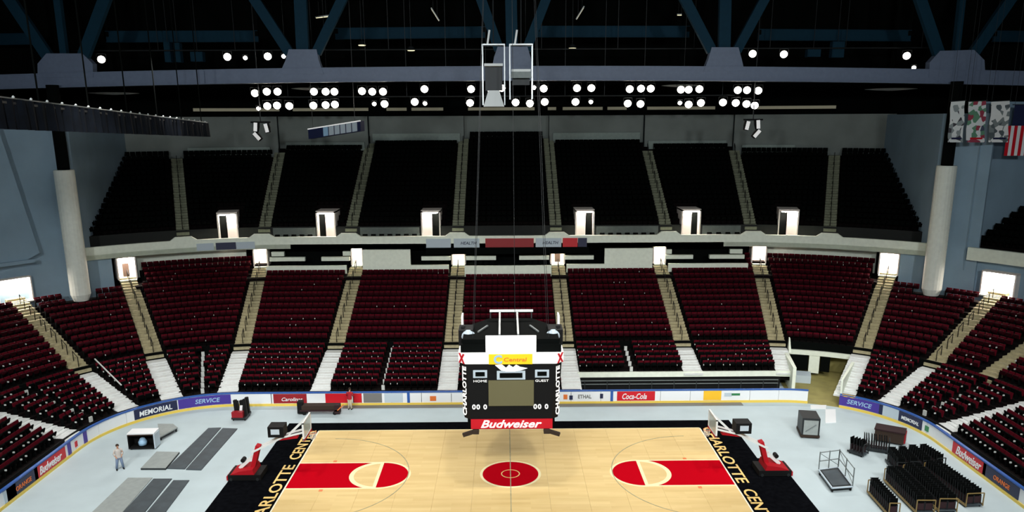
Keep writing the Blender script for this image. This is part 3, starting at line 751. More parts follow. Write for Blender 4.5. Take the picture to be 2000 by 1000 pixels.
for poly, diags in (
    ([(78, 152), (78, 125), (95, 105), (165, 105), (185, 125), (186, 152)], [((95, 112), (20, 0), 0.95), ((127, 112), (113, 0), 0.55), ((163, 112), (205, 0), 0.95)]),
    ([(548, 145), (560, 118), (566, 97), (620, 97), (624, 118), (634, 145)], [((566, 104), (498, 0), 0.85), ((592, 104), (587, 0), 1.05), ((618, 104), (668, 0), 0.8)]),
    ([(960, 140), (965, 112), (972, 92), (1030, 92), (1036, 112), (1040, 140)], [((975, 98), (940, 0), 0.85), ((1000, 98), (998, 0), 1.0), ((1028, 98), (1066, 0), 0.8)]),
    ([(1372, 140), (1382, 115), (1388, 93), (1440, 93), (1446, 115), (1452, 140)], [((1390, 100), (1338, 0), 0.85), ((1414, 100), (1416, 0), 1.0), ((1438, 100), (1492, 0), 0.8)]),
    ([(1810, 152), (1812, 122), (1832, 100), (1898, 98), (1918, 118), (1920, 150)], [((1834, 108), (1797, 0), 0.9), ((1866, 108), (1878, 0), 0.5), ((1898, 108), (1972, 0), 0.9)])):
    pp = [AYl(*q) for q in poly]; n = len(pp)
    o = MB().add([(p.x, -0.36, p.z) for p in pp]+[(p.x, 0.36, p.z) for p in pp], [tuple(range(n)), tuple(range(2*n-1, n-1, -1))]+[(i, (i+1) % n, n+(i+1) % n, n+i) for i in range(n)]).build('gusset_plate', 'steel_blue', tr); fixn(o.data)
    for a, b, wd in diags:
        pa, pb = AYl(*a), AYl(*b); d = pb-pa; end = pa+d*((36.0-pa.z)/d.z)
        MB().bar(pa, end, wd, 0.5, up=(0, 1, 0)).build('diagonal', 'steel_teal', tr)
YB = 34.0
for i, (x0, y0, x1, y1) in enumerate(((-160, 80, 62, 76), (208, 72, 505, 71), (655, 66, 948, 63), (1048, 62, 1346, 62), (1480, 68, 1778, 70), (1940, 71, 2160, 74))):
    a, b = AY(x0, y0, YB), AY(x1, y1, YB)
    rb = thing('roof_beam', 'dark blue steel beam behind the roof truss gusset plates', 'beam', (0, 0, 0), 0, 'roof beams behind the truss')
    MB().bar(a, b, 0.25, 1.0, up=(0, 0, 1)).build('web', 'steel_teal', rb)
    for dz in (-0.5, 0.5): MB().bar(a+Vector((0, 0, dz)), b+Vector((0, 0, dz)), 0.5, 0.06).build('flange', 'steel_teal', rb)
    for p, q in ((a, a+(b-a)*0.02), (b-(b-a)*0.02, b)):
        MB().bar((p+q)/2, ((p+q)/2)+Vector((0, 0, 36.2-p.z)), 0.3, 0.3).build('hanger', 'flat_black', rb)
# floodlights
def flood(rad):
    t = thing('floodlight', '', 'floodlight')
    MB().lathe([(0.12*rad, 0.75*rad), (0.5*rad, 0.62*rad), (0.9*rad, 0.2*rad), (1.05*rad, 0.0)], axis='Y', n=14).build('housing', 'dark_metal', t)
    MB().lathe([(0.95*rad, -0.03), (0.95*rad, -0.01)], axis='Y', n=14).build('lens', 'lamp_core', t)
    MB().bar((-1.12*rad, 0.2*rad, 0), (-1.12*rad, 0.2*rad, 1.4*rad), 0.05).bar((1.12*rad, 0.2*rad, 0), (1.12*rad, 0.2*rad, 1.4*rad), 0.05).bar((-1.12*rad, 0.2*rad, 1.4*rad), (1.12*rad, 0.2*rad, 1.4*rad), 0.05).build('yoke', 'dark_metal', t)
    return t
YL = 30.0
UPR = [498, 521, 542, 613, 636, 653, 707, 727, 748, 829, 920, 957, 980, 1062, 1127, 1155, 1230, 1252, 1271, 1330, 1345, 1366, 1441, 1459, 1481]
UPY = {498: 182, 707: 178, 829: 174, 920: 174, 957: 172, 980: 172, 1062: 173, 1127: 172, 1155: 172, 1230: 174, 1252: 173, 1271: 173, 1330: 175, 1345: 175, 1366: 174, 1441: 176, 1459: 176, 1481: 177}
LOR = [(522, 207), (541, 206), (565, 207), (612, 206), (636, 205), (654, 204), (751, 203), (810, 199), (918, 201), (1007, 200), (1035, 202), (1064, 199), (1124, 199), (1226, 202), (1251, 203), (1345, 204), (1369, 201), (1412, 200), (1437, 201), (1458, 203), (1474, 206)]
SML = [(505, 212), (731, 203), (830, 202), (1043, 171), (1154, 199), (1328, 201)]
HI = [(198, 116), (444, 111), (523, 110), (1470, 105), (1531, 106), (1771, 109)]
HIS = [(479, 113), (554, 110), (1785, 132)]
big, smal = flood(0.36), flood(0.2)
first = {id(big): True, id(smal): True}
def put(proto, pos, label, group, tilt=0.35, aim=None):
    o = proto if first[id(proto)] else copy_tree(proto); first[id(proto)] = False
    o['label'] = label; o['group'] = group; o.location = pos
    o.rotation_euler = (tilt, 0, -0.012*pos.x)
for px in UPR: put(big, AY(px, UPY.get(px, 179), YL), 'round floodlight in the upper row under the truss', 'upper row of floodlights')
for px, py in LOR: put(big, AY(px, py, YL), 'round floodlight in the lower row above the back wall', 'lower row of floodlights')
for px, py in SML: put(smal, AY(px, py, YL), 'small spotlight between the floodlights of the rows', 'small spotlights')
for px, py in HI: put(big, AY(px, py, 32), 'round floodlight between the truss and the roof beam', 'floodlights above the truss chord')
for px, py in HIS: put(smal, AY(px, py, 32), 'small floodlight beside a larger one above the truss chord', 'small floodlights above the chord')
# pipes that carry the rows
ZU, ZLO = AY(1000, 166, YL+0.3).z+0.4, AY(1000, 195, YL+0.3).z+0.35
for z0, z1, nm in ((ZU, 36.15, 'upper'), (ZLO, ZU-0.1, 'lower')):
    b = thing('lighting_pipe', 'long black pipe carrying the %s row of floodlights' % nm, 'pipe', (0, YL+0.55, z0))
    MB().tube([(-22, 0, 0), (22, 0, 0)], 0.06, 8).build('pipe', 'dark_metal', b)
    for k in range(12): MB().tube([(-21+3.8*k, 0, 0), (-21+3.8*k, 0, z1-z0)], 0.025, 5).build('hanger', 'dark_metal', b)
hp = thing('lighting_pipe', 'black pipe holding the floodlights above the truss chord', 'pipe', (0, 32.15, AY(1000, 100, 32).z+0.2))
MB().tube([(-42, 0, 0), (42, 0, 0)], 0.06, 8).build('pipe', 'dark_metal', hp)
for k in range(12): MB().tube([(-41+7.4*k, 0, 0), (-41+7.4*k, 0, 6.0)], 0.03, 5).build('hanger', 'dark_metal', hp)
# dim ceiling fittings
for px, py, lab in ((803, 98, 'small dim yellow work lamp left of the hoist frames'), (1118, 94, 'small dim yellow work lamp right of the hoist frames'), (707, 88, 'faint work lamp close to the gusset plate')):
    p = AY(px, py, 33); d = thing('work_lamp', lab, 'lamp', p)
    MB().lathe([(0.4, 0), (0.25, 0.3), (0.08, 0.4)], n=12).build('shade', 'dark_metal', d)
    MB().lathe([(0.34, -0.06), (0.36, 0.0)], n=12).build('bulb_or_glint', 'lamp_dim', d)
    MB().tube([(0, 0, 0.4), (0, 0, 36.2-p.z)], 0.02, 5).build('cord', 'dark_metal', d)
for px, py, tilt, lab in ((630, 32, 0.1, 'short pale strip lamp in the dark roof beside a truss diagonal'), (850, 28, -1.0, 'slanting pale strip lamp high in the dark roof, left of the hoists'), (1133, 25, 1.0, 'slanting pale strip lamp high in the dark roof, right of the hoists'), (1328, 28, 0.0, 'tiny pale strip lamp high beside the right inner truss diagonal')):
    p = AY(px, py, 38); d = thing('strip_lamp', lab, 'lamp', p); v = Vector((math.cos(tilt), 0, math.sin(tilt)))*0.75*(0.4 if tilt == 0 else 1)
    MB().bar(-v, v, 0.16, 0.12).build('body', 'fixture_white', d); MB().bar(-v*0.9+Vector((0, -0.02, -0.08)), v*0.9+Vector((0, -0.02, -0.08)), 0.1, 0.06).build('tube', 'lamp_dim', d)
    for e in (-0.5, 0.5): MB().tube([v*e, v*e+Vector((0, 0, 36.15-p.z))], 0.02, 5).build('cord', 'dark_metal', d)
for px, py, wd, hh, lab in ((329, 102, 0.6, 1.9, 'narrow teal hanging speaker box with a twin beside it'), (348, 103, 0.6, 1.8, 'narrow teal hanging speaker box next to the square one'), (386, 111, 1.2, 0.9, 'square teal speaker box beside the big floodlights'), (1588, 104, 1.3, 0.7, 'small flat teal speaker box behind the right truss bay'), (1635, 97, 1.2, 1.5, 'tall teal speaker box behind the right truss bay')):
    p = AY(px, py, 33.3); d = thing('hanging_speaker', lab, 'speaker', p)
    MB().box(-wd/2, wd/2, -0.3, 0.4, -hh/2, hh/2).build('cabinet', 'steel_teal', d); MB().box(-wd/2+0.06, wd/2-0.06, -0.34, -0.3, -hh/2+0.06, hh/2-0.06).build('grille', 'steel_teal', d)
    MB().tube([(0, 0, hh/2), (0, 0, 36.15-p.z)], 0.03, 5).build('cable', 'dark_metal', d)
for px, py, wd, lab in ((222, 182, 4.8, 'pale lens-shaped air diffuser near the draped catwalk'), (602, 173, 3.4, 'pale lens-shaped air diffuser above the left lamp clusters'), (1330, 167, 4.0, 'pale lens-shaped air diffuser above the right lamp clusters'), (1740, 174, 5.0, 'pale lens-shaped air diffuser near the hanging banners')):
    p = AY(px, py, 36); d = thing('air_diffuser', lab, 'air vent', p)
    MB().lathe([(0.3, -0.16), (wd/3, -0.08), (wd/2, 0.0), (wd/3, 0.06)], n=24).build('disc', 'board_white', d)
    MB().tube([(0, 0, 0.06), (0, 0, 36.1-p.z)], 0.25, 8).build('duct', 'flat_black', d)
# hoist frames over the scoreboard
def cage(x0, x1, z0, z1, lab, platz, flare):
    Y = 5.0; c = thing('hoist_frame', lab, 'hoist', ((x0+x1)/2, Y, z0)); w2 = (x1-x0)/2; h = z1-z0
    for sx in (-1, 1):
        for sy in (-0.35, 0.35): MB().bar((sx*w2, sy, 0), (sx*w2, sy, h), 0.07).build('upright', 'chrome', c)
        MB().bar((sx*w2, -0.35, h), (sx*w2, 0.35, h), 0.07).build('cross_bar', 'chrome', c)
    for sy in (-0.35, 0.35): MB().bar((-w2, sy, h), (w2, sy, h), 0.08).build('top_bar', 'chrome', c)
    MB().box(-w2*0.85, w2*0.85, -0.4, 0.4, platz-0.05, platz+0.1).build('platform', 'fixture_white', c)
    MB().bar((-w2*0.55, 0, h), (-w2*0.35, 0, h+0.9), 0.12).build('hook', 'fixture_white', c)
    MB().tube([(0, 0, h), (0, 0, 36.2-z0)], 0.04, 6).build('chain', 'dark_metal', c)
    if flare:
        MB().hexa([(-w2*0.95, -0.4, -0.1), (w2*0.95, -0.4, -0.1), (w2*0.95, 0.4, -0.1), (-w2*0.95, 0.4, -0.1), (-w2*0.5, -0.3, 0.9), (w2*0.5, -0.3, 0.9), (w2*0.5, 0.3, 0.9), (-w2*0.5, 0.3, 0.9)]).build('motor_cover', 'fixture_white', c)
    else:
        MB().hexa([(-w2*0.95, -0.5, platz-0.45), (w2*0.95, -0.5, platz-0.45), (w2*0.9, 0.4, platz-0.2), (-w2*0.9, 0.4, platz-0.2), (-w2*0.8, -0.3, platz+0.1), (w2*0.8, -0.3, platz+0.1), (w2*0.8, 0.4, platz+0.1), (-w2*0.8, 0.4, platz+0.1)]).build('motor_cover', 'panel_grey', c)
    MB().box(-w2*0.8, w2*0.8, 0.3, 0.36, 0.9, platz).build('back_plate', 'dark_metal', c)
cage(-1.62, -0.22, 23.55, 27.25, 'steel hoist frame with white trapezoid motor cover above the scoreboard', 2.45, True)
cage(0.12, 1.55, 23.9, 27.25, 'steel hoist frame with grey sloping cover above the scoreboard', 1.75, False)
# black draped catwalk along the left end
def valance():
    A, B = Vector((-22.0, -14.0, 0)), Vector((-26.3, 22.0, 0)); n = 60
    v = thing('draped_catwalk', 'long black draped catwalk with small white glint beads along its top', 'catwalk', (0, 0, 0))
    nrm = Vector((1, 0.1, 0)).normalized()
    vs = []; fs = []
    for i in range(n*3+1):
        k = i/(n*3); p = A.lerp(B, k); zt = 23.65+(22.45-23.65)*k; zb = 22.35+(21.3-22.35)*k; f = 0.08*math.sin(i*1.3)+0.05*math.sin(i*0.47)
        vs += [p+nrm*(f+0.5)+Vector((0, 0, zt)), p+nrm*(f*1.6+0.5)+Vector((0, 0, zb)), p+nrm*(f*1.6+0.46)+Vector((0, 0, zb)), p+nrm*(f+0.46)+Vector((0, 0, zt))]
    for i in range(n*3):
        for j in range(4): fs.append((4*i+j, 4*i+4+j, 4*i+4+(j+1) % 4, 4*i+(j+1) % 4))
    MB().add(vs, fs).build('drape', 'drape', v)
    MB().bar(A+Vector((0, 0, 23.5)), B+Vector((0, 0, 22.3)), 0.9, 0.1).build('walkway', 'dark_metal', v)
    MB().tube([A+nrm*0.48+Vector((0, 0, 23.7)), B+nrm*0.48+Vector((0, 0, 22.5))], 0.035, 6).build('top_rail', 'chrome', v)
    for i in range(22):
        k = (i+0.5)/22; p = A.lerp(B, k)+nrm*0.5+Vector((0, 0, 23.76-1.2*k))
        MB().lathe([(0.02, -0.06), (0.07, 0), (0.02, 0.06)], p, n=8).build('bulb_or_glint', 'fixture_white', v)  # white beads put in for the glints along the rail
    for i in range(7):
        k = i/6; p = A.lerp(B, k); MB().tube([p+Vector((0, 0, 23.6-1.2*k)), p+Vector((0, 0, 36.2))], 0.04, 6).build('hanger', 'flat_black', v)
valance()
# stage lamps hanging at both ends of the lamp rows
for s, px, py in ((-1, 510, 252), (1, 1470, 247)):
    p = AY(px, py, 28); c = thing('stage_light_cluster', 'black cluster of three stage lamps hanging %s' % ('beside the tilted sign box' if s < 0 else 'alone, without a sign box'), 'stage lights', p)
    MB().tube([(0, 0, 0.6), (0, 0, 36.2-p.z)], 0.05, 6).build('drop_pipe', 'dark_metal', c)
    MB().box(-0.9, 0.9, -0.12, 0.12, 0.55, 0.7).build('frame', 'black', c)
    for dx, dz, a in ((-0.55*s, 0.1, 0.2), (0.45*s, 0.2, -0.1), (0.4*s, -0.65, 0.7)):
        R = Matrix.Rotation(a*s, 3, 'Y'); q = MB().lathe([(0.22, -0.45), (0.3, 0.0), (0.3, 0.4)], n=12)
        q.v = [tuple(R @ Vector(v)+Vector((dx, 0.1, dz))) for v in q.v]; h = q.build('lamp_housing', 'black', c)
        q = MB().box(-0.16, 0.16, -0.32, -0.26, -0.4, 0.38); q.v = [tuple(R @ Vector(v)+Vector((dx, 0.05, dz))) for v in q.v]; q.build('reflector', 'sign_white', h)
# tilted light box sign
pa, pb = AY(602, 262, 27), AY(704, 246, 24.5)
sg = thing('hanging_sign', 'tilted blue and white sign box hanging above the upper tier', 'sign', (0, 0, 0))
d = (pb-pa); k = Vector((0, 0, 0.45)); off = Vector((0.25, 0.6, 0))
MB().hexa([pa-k, pb-k, pb-k+off, pa-k+off, pa+k, pb+k, pb+k+off, pa+k+off]).build('box', 'ad_navy', sg)
for i in range(6):
    a, b = pa+d*(0.3+0.11*i), pa+d*(0.3+0.11*i+0.09); f = Vector((-0.02, -0.05, 0))
    MB().hexa([a-k*0.9+f, b-k*0.9+f, b-k*0.9, a-k*0.9, a+k*0.85+f, b+k*0.85+f, b+k*0.85, a+k*0.85]).build('face_panel', 'ad_pale' if i else 'ad_lightblue', sg)
MB().bar(pa+k, pb+k, 0.12, 0.1).build('top_edge', 'sign_white', sg)
for f in (0.1, 0.9): MB().tube([pa+d*f+k, pa+d*f+Vector((0, 0, 36.2-pa.z))], 0.025, 5).build('cable', 'dark_metal', sg)
# banners and flag on the right
def banner_mat(name, cols, scale):
    m = bpy.data.materials.new(name); m.use_nodes = True; nt = m.node_tree; b = nt.nodes['Principled BSDF']
    tc = nt.nodes.new('ShaderNodeTexCoord'); v = nt.nodes.new('ShaderNodeTexVoronoi'); v.inputs['Scale'].default_value = scale
    r = nt.nodes.new('ShaderNodeValToRGB'); r.color_ramp.interpolation = 'CONSTANT'
    while len(r.color_ramp.elements) < len(cols): r.color_ramp.elements.new(0.5)
    for i, c in enumerate(cols): r.color_ramp.elements[i].position = i/len(cols); r.color_ramp.elements[i].color = (*lin(c), 1)
    nt.links.new(tc.outputs['Object'], v.inputs['Vector']); nt.links.new(v.outputs['Color'], r.inputs[0]); nt.links.new(r.outputs[0], b.inputs['Base Color'])
    b.inputs['Roughness'].default_value = 0.8; MATS[name] = m
banner_mat('banner_a', [(235, 240, 238), (235, 240, 238), (70, 70, 76), (235, 240, 238), (150, 160, 160), (235, 240, 238)], 2.6)
banner_mat('banner_b', [(230, 236, 236), (160, 60, 80), (230, 236, 236), (100, 150, 120), (230, 236, 236), (70, 80, 100)], 2.6)
banner_mat('banner_c', [(240, 242, 240), (240, 242, 240), (130, 140, 140), (240, 242, 240), (90, 100, 104), (240, 242, 240)], 2.6)
for k, (px0, px1, mt, lab) in enumerate(((1855, 1884, 'banner_a', 'white grey hanging banner with dark figure next to the black column post'), (1890, 1926, 'banner_b', 'white hanging banner with red and green figures'), (1934, 1972, 'banner_c', 'white hanging banner with grey pattern beside the striped flag'))):
    tl, trr = AY(px0+3, 199, 20), AY(px1+1, 197, 20); bl, br = AY(px0-4, 278, 20), AY(px1-4, 278, 20)
    ba = thing('banner', lab, 'banner', (tl+trr)/2); o = (tl+trr)/2
    vs = []; n = 6
    for j in range(n+1):
        f = j/n; wv = 0.08*math.sin(j*1.7+k)
        for a, b in ((tl, bl), (trr, br)):
            q = a.lerp(b, f)-o; vs += [(q.x, wv, q.z), (q.x, wv+0.03, q.z)]
    fs = []
    for j in range(n):
        s0 = 4*j; fs += [(s0, s0+2, s0+6, s0+4), (s0+1, s0+5, s0+7, s0+3), (s0, s0+4, s0+5, s0+1), (s0+2, s0+3, s0+7, s0+6)]
    MB().add(vs, fs).build('cloth', mt, ba)
    MB().bar(tl-o+Vector((-0.1, 0, 0.04)), trr-o+Vector((0.1, 0, 0.04)), 0.06).build('rod', 'dark_metal', ba)
    q = bl.lerp(br, 0.2)-o; q2 = bl.lerp(br, 0.85)-o
    MB().box(q.x, q2.x, -0.1, -0.02, q.z+0.25, q.z+0.4).build('stripe', 'ad_navy' if k != 1 else 'ad_red', ba)
    for e in (tl, trr): MB().tube([e-o, e-o+Vector((0, 0, 36.2-e.z))], 0.015, 4).build('cord', 'dark_metal', ba)
tl = AY(1987, 205, 20)+Vector((0, 0.3, 0)); fl = thing('flag', 'vertical flag with dark blue field over red and white stripes', 'flag', tl)
MB().box(0, 2.2, 0, 0.03, -1.9, 0).build('field', 'ad_navy', fl)
for i in range(9): MB().box(-0.35+0.28*i, -0.35+0.28*(i+1), -0.02, 0.02, -4.2, -1.7).build('stripe', 'ad_red' if i % 2 == 0 else 'board_white', fl)
MB().bar((-0.2, 0, 0.03), (2.3, 0, 0.03), 0.06).build('rod', 'dark_metal', fl)
for x in (0, 2.2): MB().tube([(x, 0, 0), (x, 0, 36.2-tl.z)], 0.015, 4).build('cord', 'dark_metal', fl)

# ------------------------------------------------------------------ seats
def seat_parts(back_m, pan_m, frame_m, plate_m):
    back = MB().hexa([(-0.255, 0.30, 0.40), (0.255, 0.30, 0.40), (0.255, 0.36, 0.40), (-0.255, 0.36, 0.40), (-0.245, 0.40, 0.86), (0.245, 0.40, 0.86), (0.245, 0.45, 0.86), (-0.245, 0.45, 0.86)])
    pan = MB().hexa([(-0.22, 0.22, 0.40), (0.22, 0.22, 0.40), (0.22, 0.29, 0.40), (-0.22, 0.29, 0.40), (-0.22, 0.10, 0.74), (0.22, 0.10, 0.74), (0.22, 0.18, 0.76), (-0.22, 0.18, 0.76)])
    fr = MB().box(-0.26, -0.22, 0.12, 0.4, 0.0, 0.6)
    pl = MB().box(-0.265, -0.215, 0.02, 0.16, 0.5, 0.6)
    return back, pan, fr, pl
BK, PN, FR, PL = seat_parts(0, 0, 0, 0)
AISLE_CLEAR = 0.86
def row_seats(t, z, u0, u1, aisles, clear, pitch=0.53):
    res = []; u = u0; br = sorted(a for a in aisles if u0 < a < u1); edges = [u0]
    for a in br: k = clear/mpu(a, t); edges += [a-k, a+k]
    edges.append(u1)
    for a, b in zip(edges[::2], edges[1::2]):
        if b <= a: continue
        # split the piece at straight/curve limits, then spread the seats evenly
        pts = [a]+[x for x in (-US, -XC, XC, US) if a < x < b]+[b]; ln = [(pts[i+1]-pts[i])*mpu((pts[i]+pts[i+1])/2, t) for i in range(len(pts)-1)]
        tot = sum(ln); n = int(tot/pitch)
        for k in range(n):
            d = (k+0.5)*tot/n; i = 0
            while d > ln[i] and i < len(ln)-1: d -= ln[i]; i += 1
            uu = pts[i]+d/mpu((pts[i]+pts[i+1])/2, t); res.append((uu, t, z))
    return res
low, upr = [], []
for i, (t, z) in enumerate(FRONT):
    al = LOW_AISLES+[-47.2, -28.6, -10.4]+([10.5] if i >= 3 else [])+[47.2]
    for u0, u1 in ((-UEND, 5.9 if i < 3 else TUN0-0.5), (TUN1+0.4, UEND)):
        low += [(u, t, z, 1) for u, t, z in row_seats(t, z, u0, u1, [a for a in al if abs(a) in LOW_AISLES or a in LOW_AISLES], AISLE_CLEAR)]
COLU = 37.0
for t, z in REAR:
    for u, t_, z_ in row_seats(t, z, -UEND, UEND, LOW_AISLES+[46.0], AISLE_CLEAR):
        if t+0.5 > rear_tmax(u): continue
        if abs(abs(u)-COLU) < 1.0 and 15.2 < t < 17.6: continue
        low.append((u, t, z, 0))
low = [s for s in low if not (s[3] and any(abs(s[0]-a) < 0.3/mpu(a, s[1]) for a in (-47.2, -28.6, -10.4, 10.5, 47.2)))]
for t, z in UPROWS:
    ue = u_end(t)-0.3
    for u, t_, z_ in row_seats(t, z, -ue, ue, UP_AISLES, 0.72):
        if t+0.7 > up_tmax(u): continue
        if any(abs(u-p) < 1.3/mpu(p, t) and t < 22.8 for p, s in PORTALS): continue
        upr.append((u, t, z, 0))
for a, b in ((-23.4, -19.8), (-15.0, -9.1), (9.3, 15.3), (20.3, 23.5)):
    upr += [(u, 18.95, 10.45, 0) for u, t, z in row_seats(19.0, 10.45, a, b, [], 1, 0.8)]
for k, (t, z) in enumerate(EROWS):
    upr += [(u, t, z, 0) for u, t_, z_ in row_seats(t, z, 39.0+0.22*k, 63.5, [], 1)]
# the 300 seats that show largest become things of their own
cand = []
for i, s in enumerate(low):
    p = P(s[0], s[1]+0.3, s[2]+0.6); x, y, dpt = proj(p)
    if 6 < x < 1994 and y < 994: cand.append((dpt, i))
cand.sort(); near = set(i for d_, i in cand[:300])
pan_rear = PN.mesh('seat_pan', 'maroon_pan')
seat_me = [BK.mesh('backrest', 'maroon'), PN.mesh('seat_pan', 'seat_black'), FR.mesh('side_frame', 'seat_black'), PL.mesh('arm_cap', 'seat_white')]
ORD = ['first', 'second', 'third', 'fourth', 'fifth', 'sixth', 'seventh', 'eighth', 'ninth', 'tenth', 'eleventh', 'twelfth', 'thirteenth', 'fourteenth', 'fifteenth', 'sixteenth', 'seventeenth', 'eighteenth', 'nineteenth', 'twentieth', 'twenty-first', 'twenty-second', 'twenty-third']
for i in sorted(near):
    u, t, z, fl_ = low[i]
    rows_ = [r[0] for r in FRONT]+[r[0] for r in REAR]; rk = min(range(len(rows_)), key=lambda k: abs(rows_[k]-t)); ordn = ORD[rk]
    cap = rng.random() < (0.75 if fl_ else 0.3)
    where = 'level with the dark floor panels' if u < 0 else 'level with the loaded chair carts'
    lab = 'maroon folding seat %s pale arm cap, %s row from the boards by the %s' % ('with' if cap else 'without', ordn, 'floor panels' if u < 0 else 'chair carts')
    grp = '%s row seats %s, %s arm cap' % (ordn, where, 'with' if cap else 'without')
    e = thing('stadium_seat', lab, 'seat', P(u, t, z), ang(u), grp)
    for nm, me in zip(('backrest', 'seat_pan', 'side_frame'), seat_me): link(nm, pan_rear if nm == 'seat_pan' and not fl_ else me, e)
    if cap: link('arm_cap', seat_me[3], e)
def seat_stuff(name, seats, mats, label, plate_p):
    pv = []; pf = []; pm = []
    for k, q in enumerate((BK, PN, FR)):
        o = len(pv); pv += q.v; pf += [tuple(i+o for i in f) for f in q.f]; pm += [k]*len(q.f)
    pv2 = list(pv)+PL.v; pf2 = pf+[tuple(i+len(pv) for i in f) for f in PL.f]; pm2 = pm+[3]*len(PL.f)
    V = []; Fq = []; MI = []; off = 0
    A, A2 = np.array(pv), np.array(pv2); fa_, fa2 = np.array(pf), np.array(pf2)
    for u, t, z, fl_ in seats:
        pl = rng.random() < (plate_p if fl_ else plate_p*0.12)
        a, f, mi = (A2, fa2, pm2) if pl else (A, fa_, pm)
        th = ang(u)+rng.normal(0, 0.01); c, s = math.cos(th), math.sin(th); p = P(u, t, z)
        v = np.empty_like(a); v[:, 0] = a[:, 0]*c-a[:, 1]*s+p.x; v[:, 1] = a[:, 0]*s+a[:, 1]*c+p.y; v[:, 2] = a[:, 2]+p.z
        V.append(v); Fq.append(f+off); MI += (mi if fl_ else [4 if q == 1 else q for q in mi]); off += len(a)
    V = np.concatenate(V); Fq = np.concatenate(Fq); me = bpy.data.meshes.new(name)
    me.vertices.add(len(V)); me.vertices.foreach_set('co', V.ravel())
    me.loops.add(Fq.size); me.loops.foreach_set('vertex_index', Fq.ravel().astype(np.int32))
    me.polygons.add(len(Fq)); me.polygons.foreach_set('loop_start', np.arange(0, Fq.size, 4, dtype=np.int32)); me.polygons.foreach_set('loop_total', np.full(len(Fq), 4, np.int32))
    for m_ in mats: me.materials.append(M(m_))
    me.polygons.foreach_set('material_index', np.array(MI, np.int32)); me.update(); me.validate()
    return tag(link(name, me), label, 'seats', kind='stuff')
seat_stuff('lower_tier_seats', [s for i, s in enumerate(low) if i not in near], ['maroon', 'seat_black', 'seat_black', 'seat_white', 'maroon_pan'], 'rows of maroon folding seats filling the lower tier', 0.45)
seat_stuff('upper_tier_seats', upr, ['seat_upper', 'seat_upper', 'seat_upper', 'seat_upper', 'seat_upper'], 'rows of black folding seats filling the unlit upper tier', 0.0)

# ------------------------------------------------------------------ things on the floor, left
def slab(name, label, cat, q, h, m_top, group=None, z=0.0, edge=None):
    c = sum((Vector((p.x, p.y, 0)) for p in q), Vector())/4
    t = thing(name, label, cat, (c.x, c.y, z), 0, group)
    b = [(p.x-c.x, p.y-c.y, 0) for p in q]; MB().hexa(b+[(x, y, h*0.85) for x, y, _ in b]).build('core', edge or m_top, t)
    b2 = [(x*0.985, y*0.985, h*0.85) for x, y, _ in b]; MB().hexa(b2+[(x, y, h) for x, y, _ in b2]).build('surface', m_top, t)
    return t
def quad(*px): return [G(*p) for p in px][::-1]
slab('floor_panel', 'long dark grey floor panel lying beside the pale grey slab', 'floor panel', quad((407, 837), (432, 836), (361, 917), (326, 916)), 0.06, 'panel_dark', 'dark floor panels')
slab('floor_panel', 'long dark grey floor panel nearest the goal, in the pair near the open case', 'floor panel', quad((435, 837), (464, 838), (393, 919), (363, 918)), 0.06, 'panel_dark', 'dark floor panels')
slab('floor_slab', 'short pale grey slab with dark front edge beside the floor panels', 'floor panel', quad((306, 885), (351, 886), (324, 918), (275, 918)), 0.14, 'panel_grey', None, 0, 'dark_metal')
slab('floor_slab', 'long pale grey slab lying alongside the second pair of dark panels', 'floor panel', quad((250, 934), (298, 934), (215, 1030), (150, 1030)), 0.05, 'panel_grey')
slab('floor_panel', 'dark floor panel between the pale slab and its twin', 'floor panel', quad((300, 936), (336, 936), (260, 1030), (215, 1030)), 0.06, 'panel_dark', 'dark floor panels')
slab('floor_panel', 'dark floor panel edging the open floor towards the goal base', 'floor panel', quad((339, 939), (370, 939), (302, 1030), (263, 1030)), 0.06, 'panel_dark', 'dark floor panels')
# open road case
p = G(277, 879); rc = thing('road_case', 'open black road case with white lid and a blue bag inside', 'case', p, 0.05)
MB().box(-0.9, 0.9, 0.0, 0.9, 0.1, 0.18).build('floor_board', 'black', rc); MB().box(-0.9, -0.83, 0, 0.9, 0.1, 1.1).build('side', 'black', rc)
MB().box(0.83, 0.9, 0, 0.9, 0.1, 1.1).build('side', 'black', rc); MB().box(-0.9, 0.9, 0.85, 0.9, 0.1, 1.1).build('back', 'black', rc); MB().box(-0.9, 0.9, 0, 0.9, 1.08, 1.14).build('top', 'hair', rc)
MB().box(-0.92, 0.95, 0.05, 1.0, 1.15, 1.24).build('lid', 'board_white', rc); MB().box(0.9, 0.98, -0.02, 0.9, 0.1, 1.14).build('edge_trim', 'ad_pale', rc)
for x in (-0.75, 0.75):
    for y in (0.1, 0.8): MB().lathe([(0.05, -0.03), (0.05, 0.03)], (x, y, 0.05), 'X', 10).build('caster', 'dark_metal', rc)
MB().lathe([(0.05, 0.15), (0.28, 0.22), (0.3, 0.45), (0.16, 0.7), (0.04, 0.75)], (-0.05, 0.42, 0.03), n=12).build('bag', 'ad_lightblue', rc, smooth=True)
q = quad((308, 829), (340, 829), (345, 837), (310, 857)); 
pt = thing('low_platform', 'grey topped low platform with dark edge standing by the road case', 'platform', (G(325, 842).x, G(325, 842).y, 0)); c = pt.location
b = [(v.x-c.x, v.y-c.y, 0.28) for v in [G(308, 829, .3), G(338, 829, .3), G(347, 836, .3), G(312, 855, .3)][::-1]]
MB().hexa(b+[(x, y, 0.36) for x, y, z in b]).build('top', 'panel_grey', pt)
MB().hexa([(x*0.96, y*0.96, 0.22) for x, y, z in b]+[(x*0.96, y*0.96, 0.29) for x, y, z in b]).build('edge', 'hair', pt)
for x, y, z in b: MB().box(x*0.85-0.05, x*0.85+0.05, y*0.85-0.05, y*0.85+0.05, 0, 0.25).build('leg', 'dark_metal', pt)
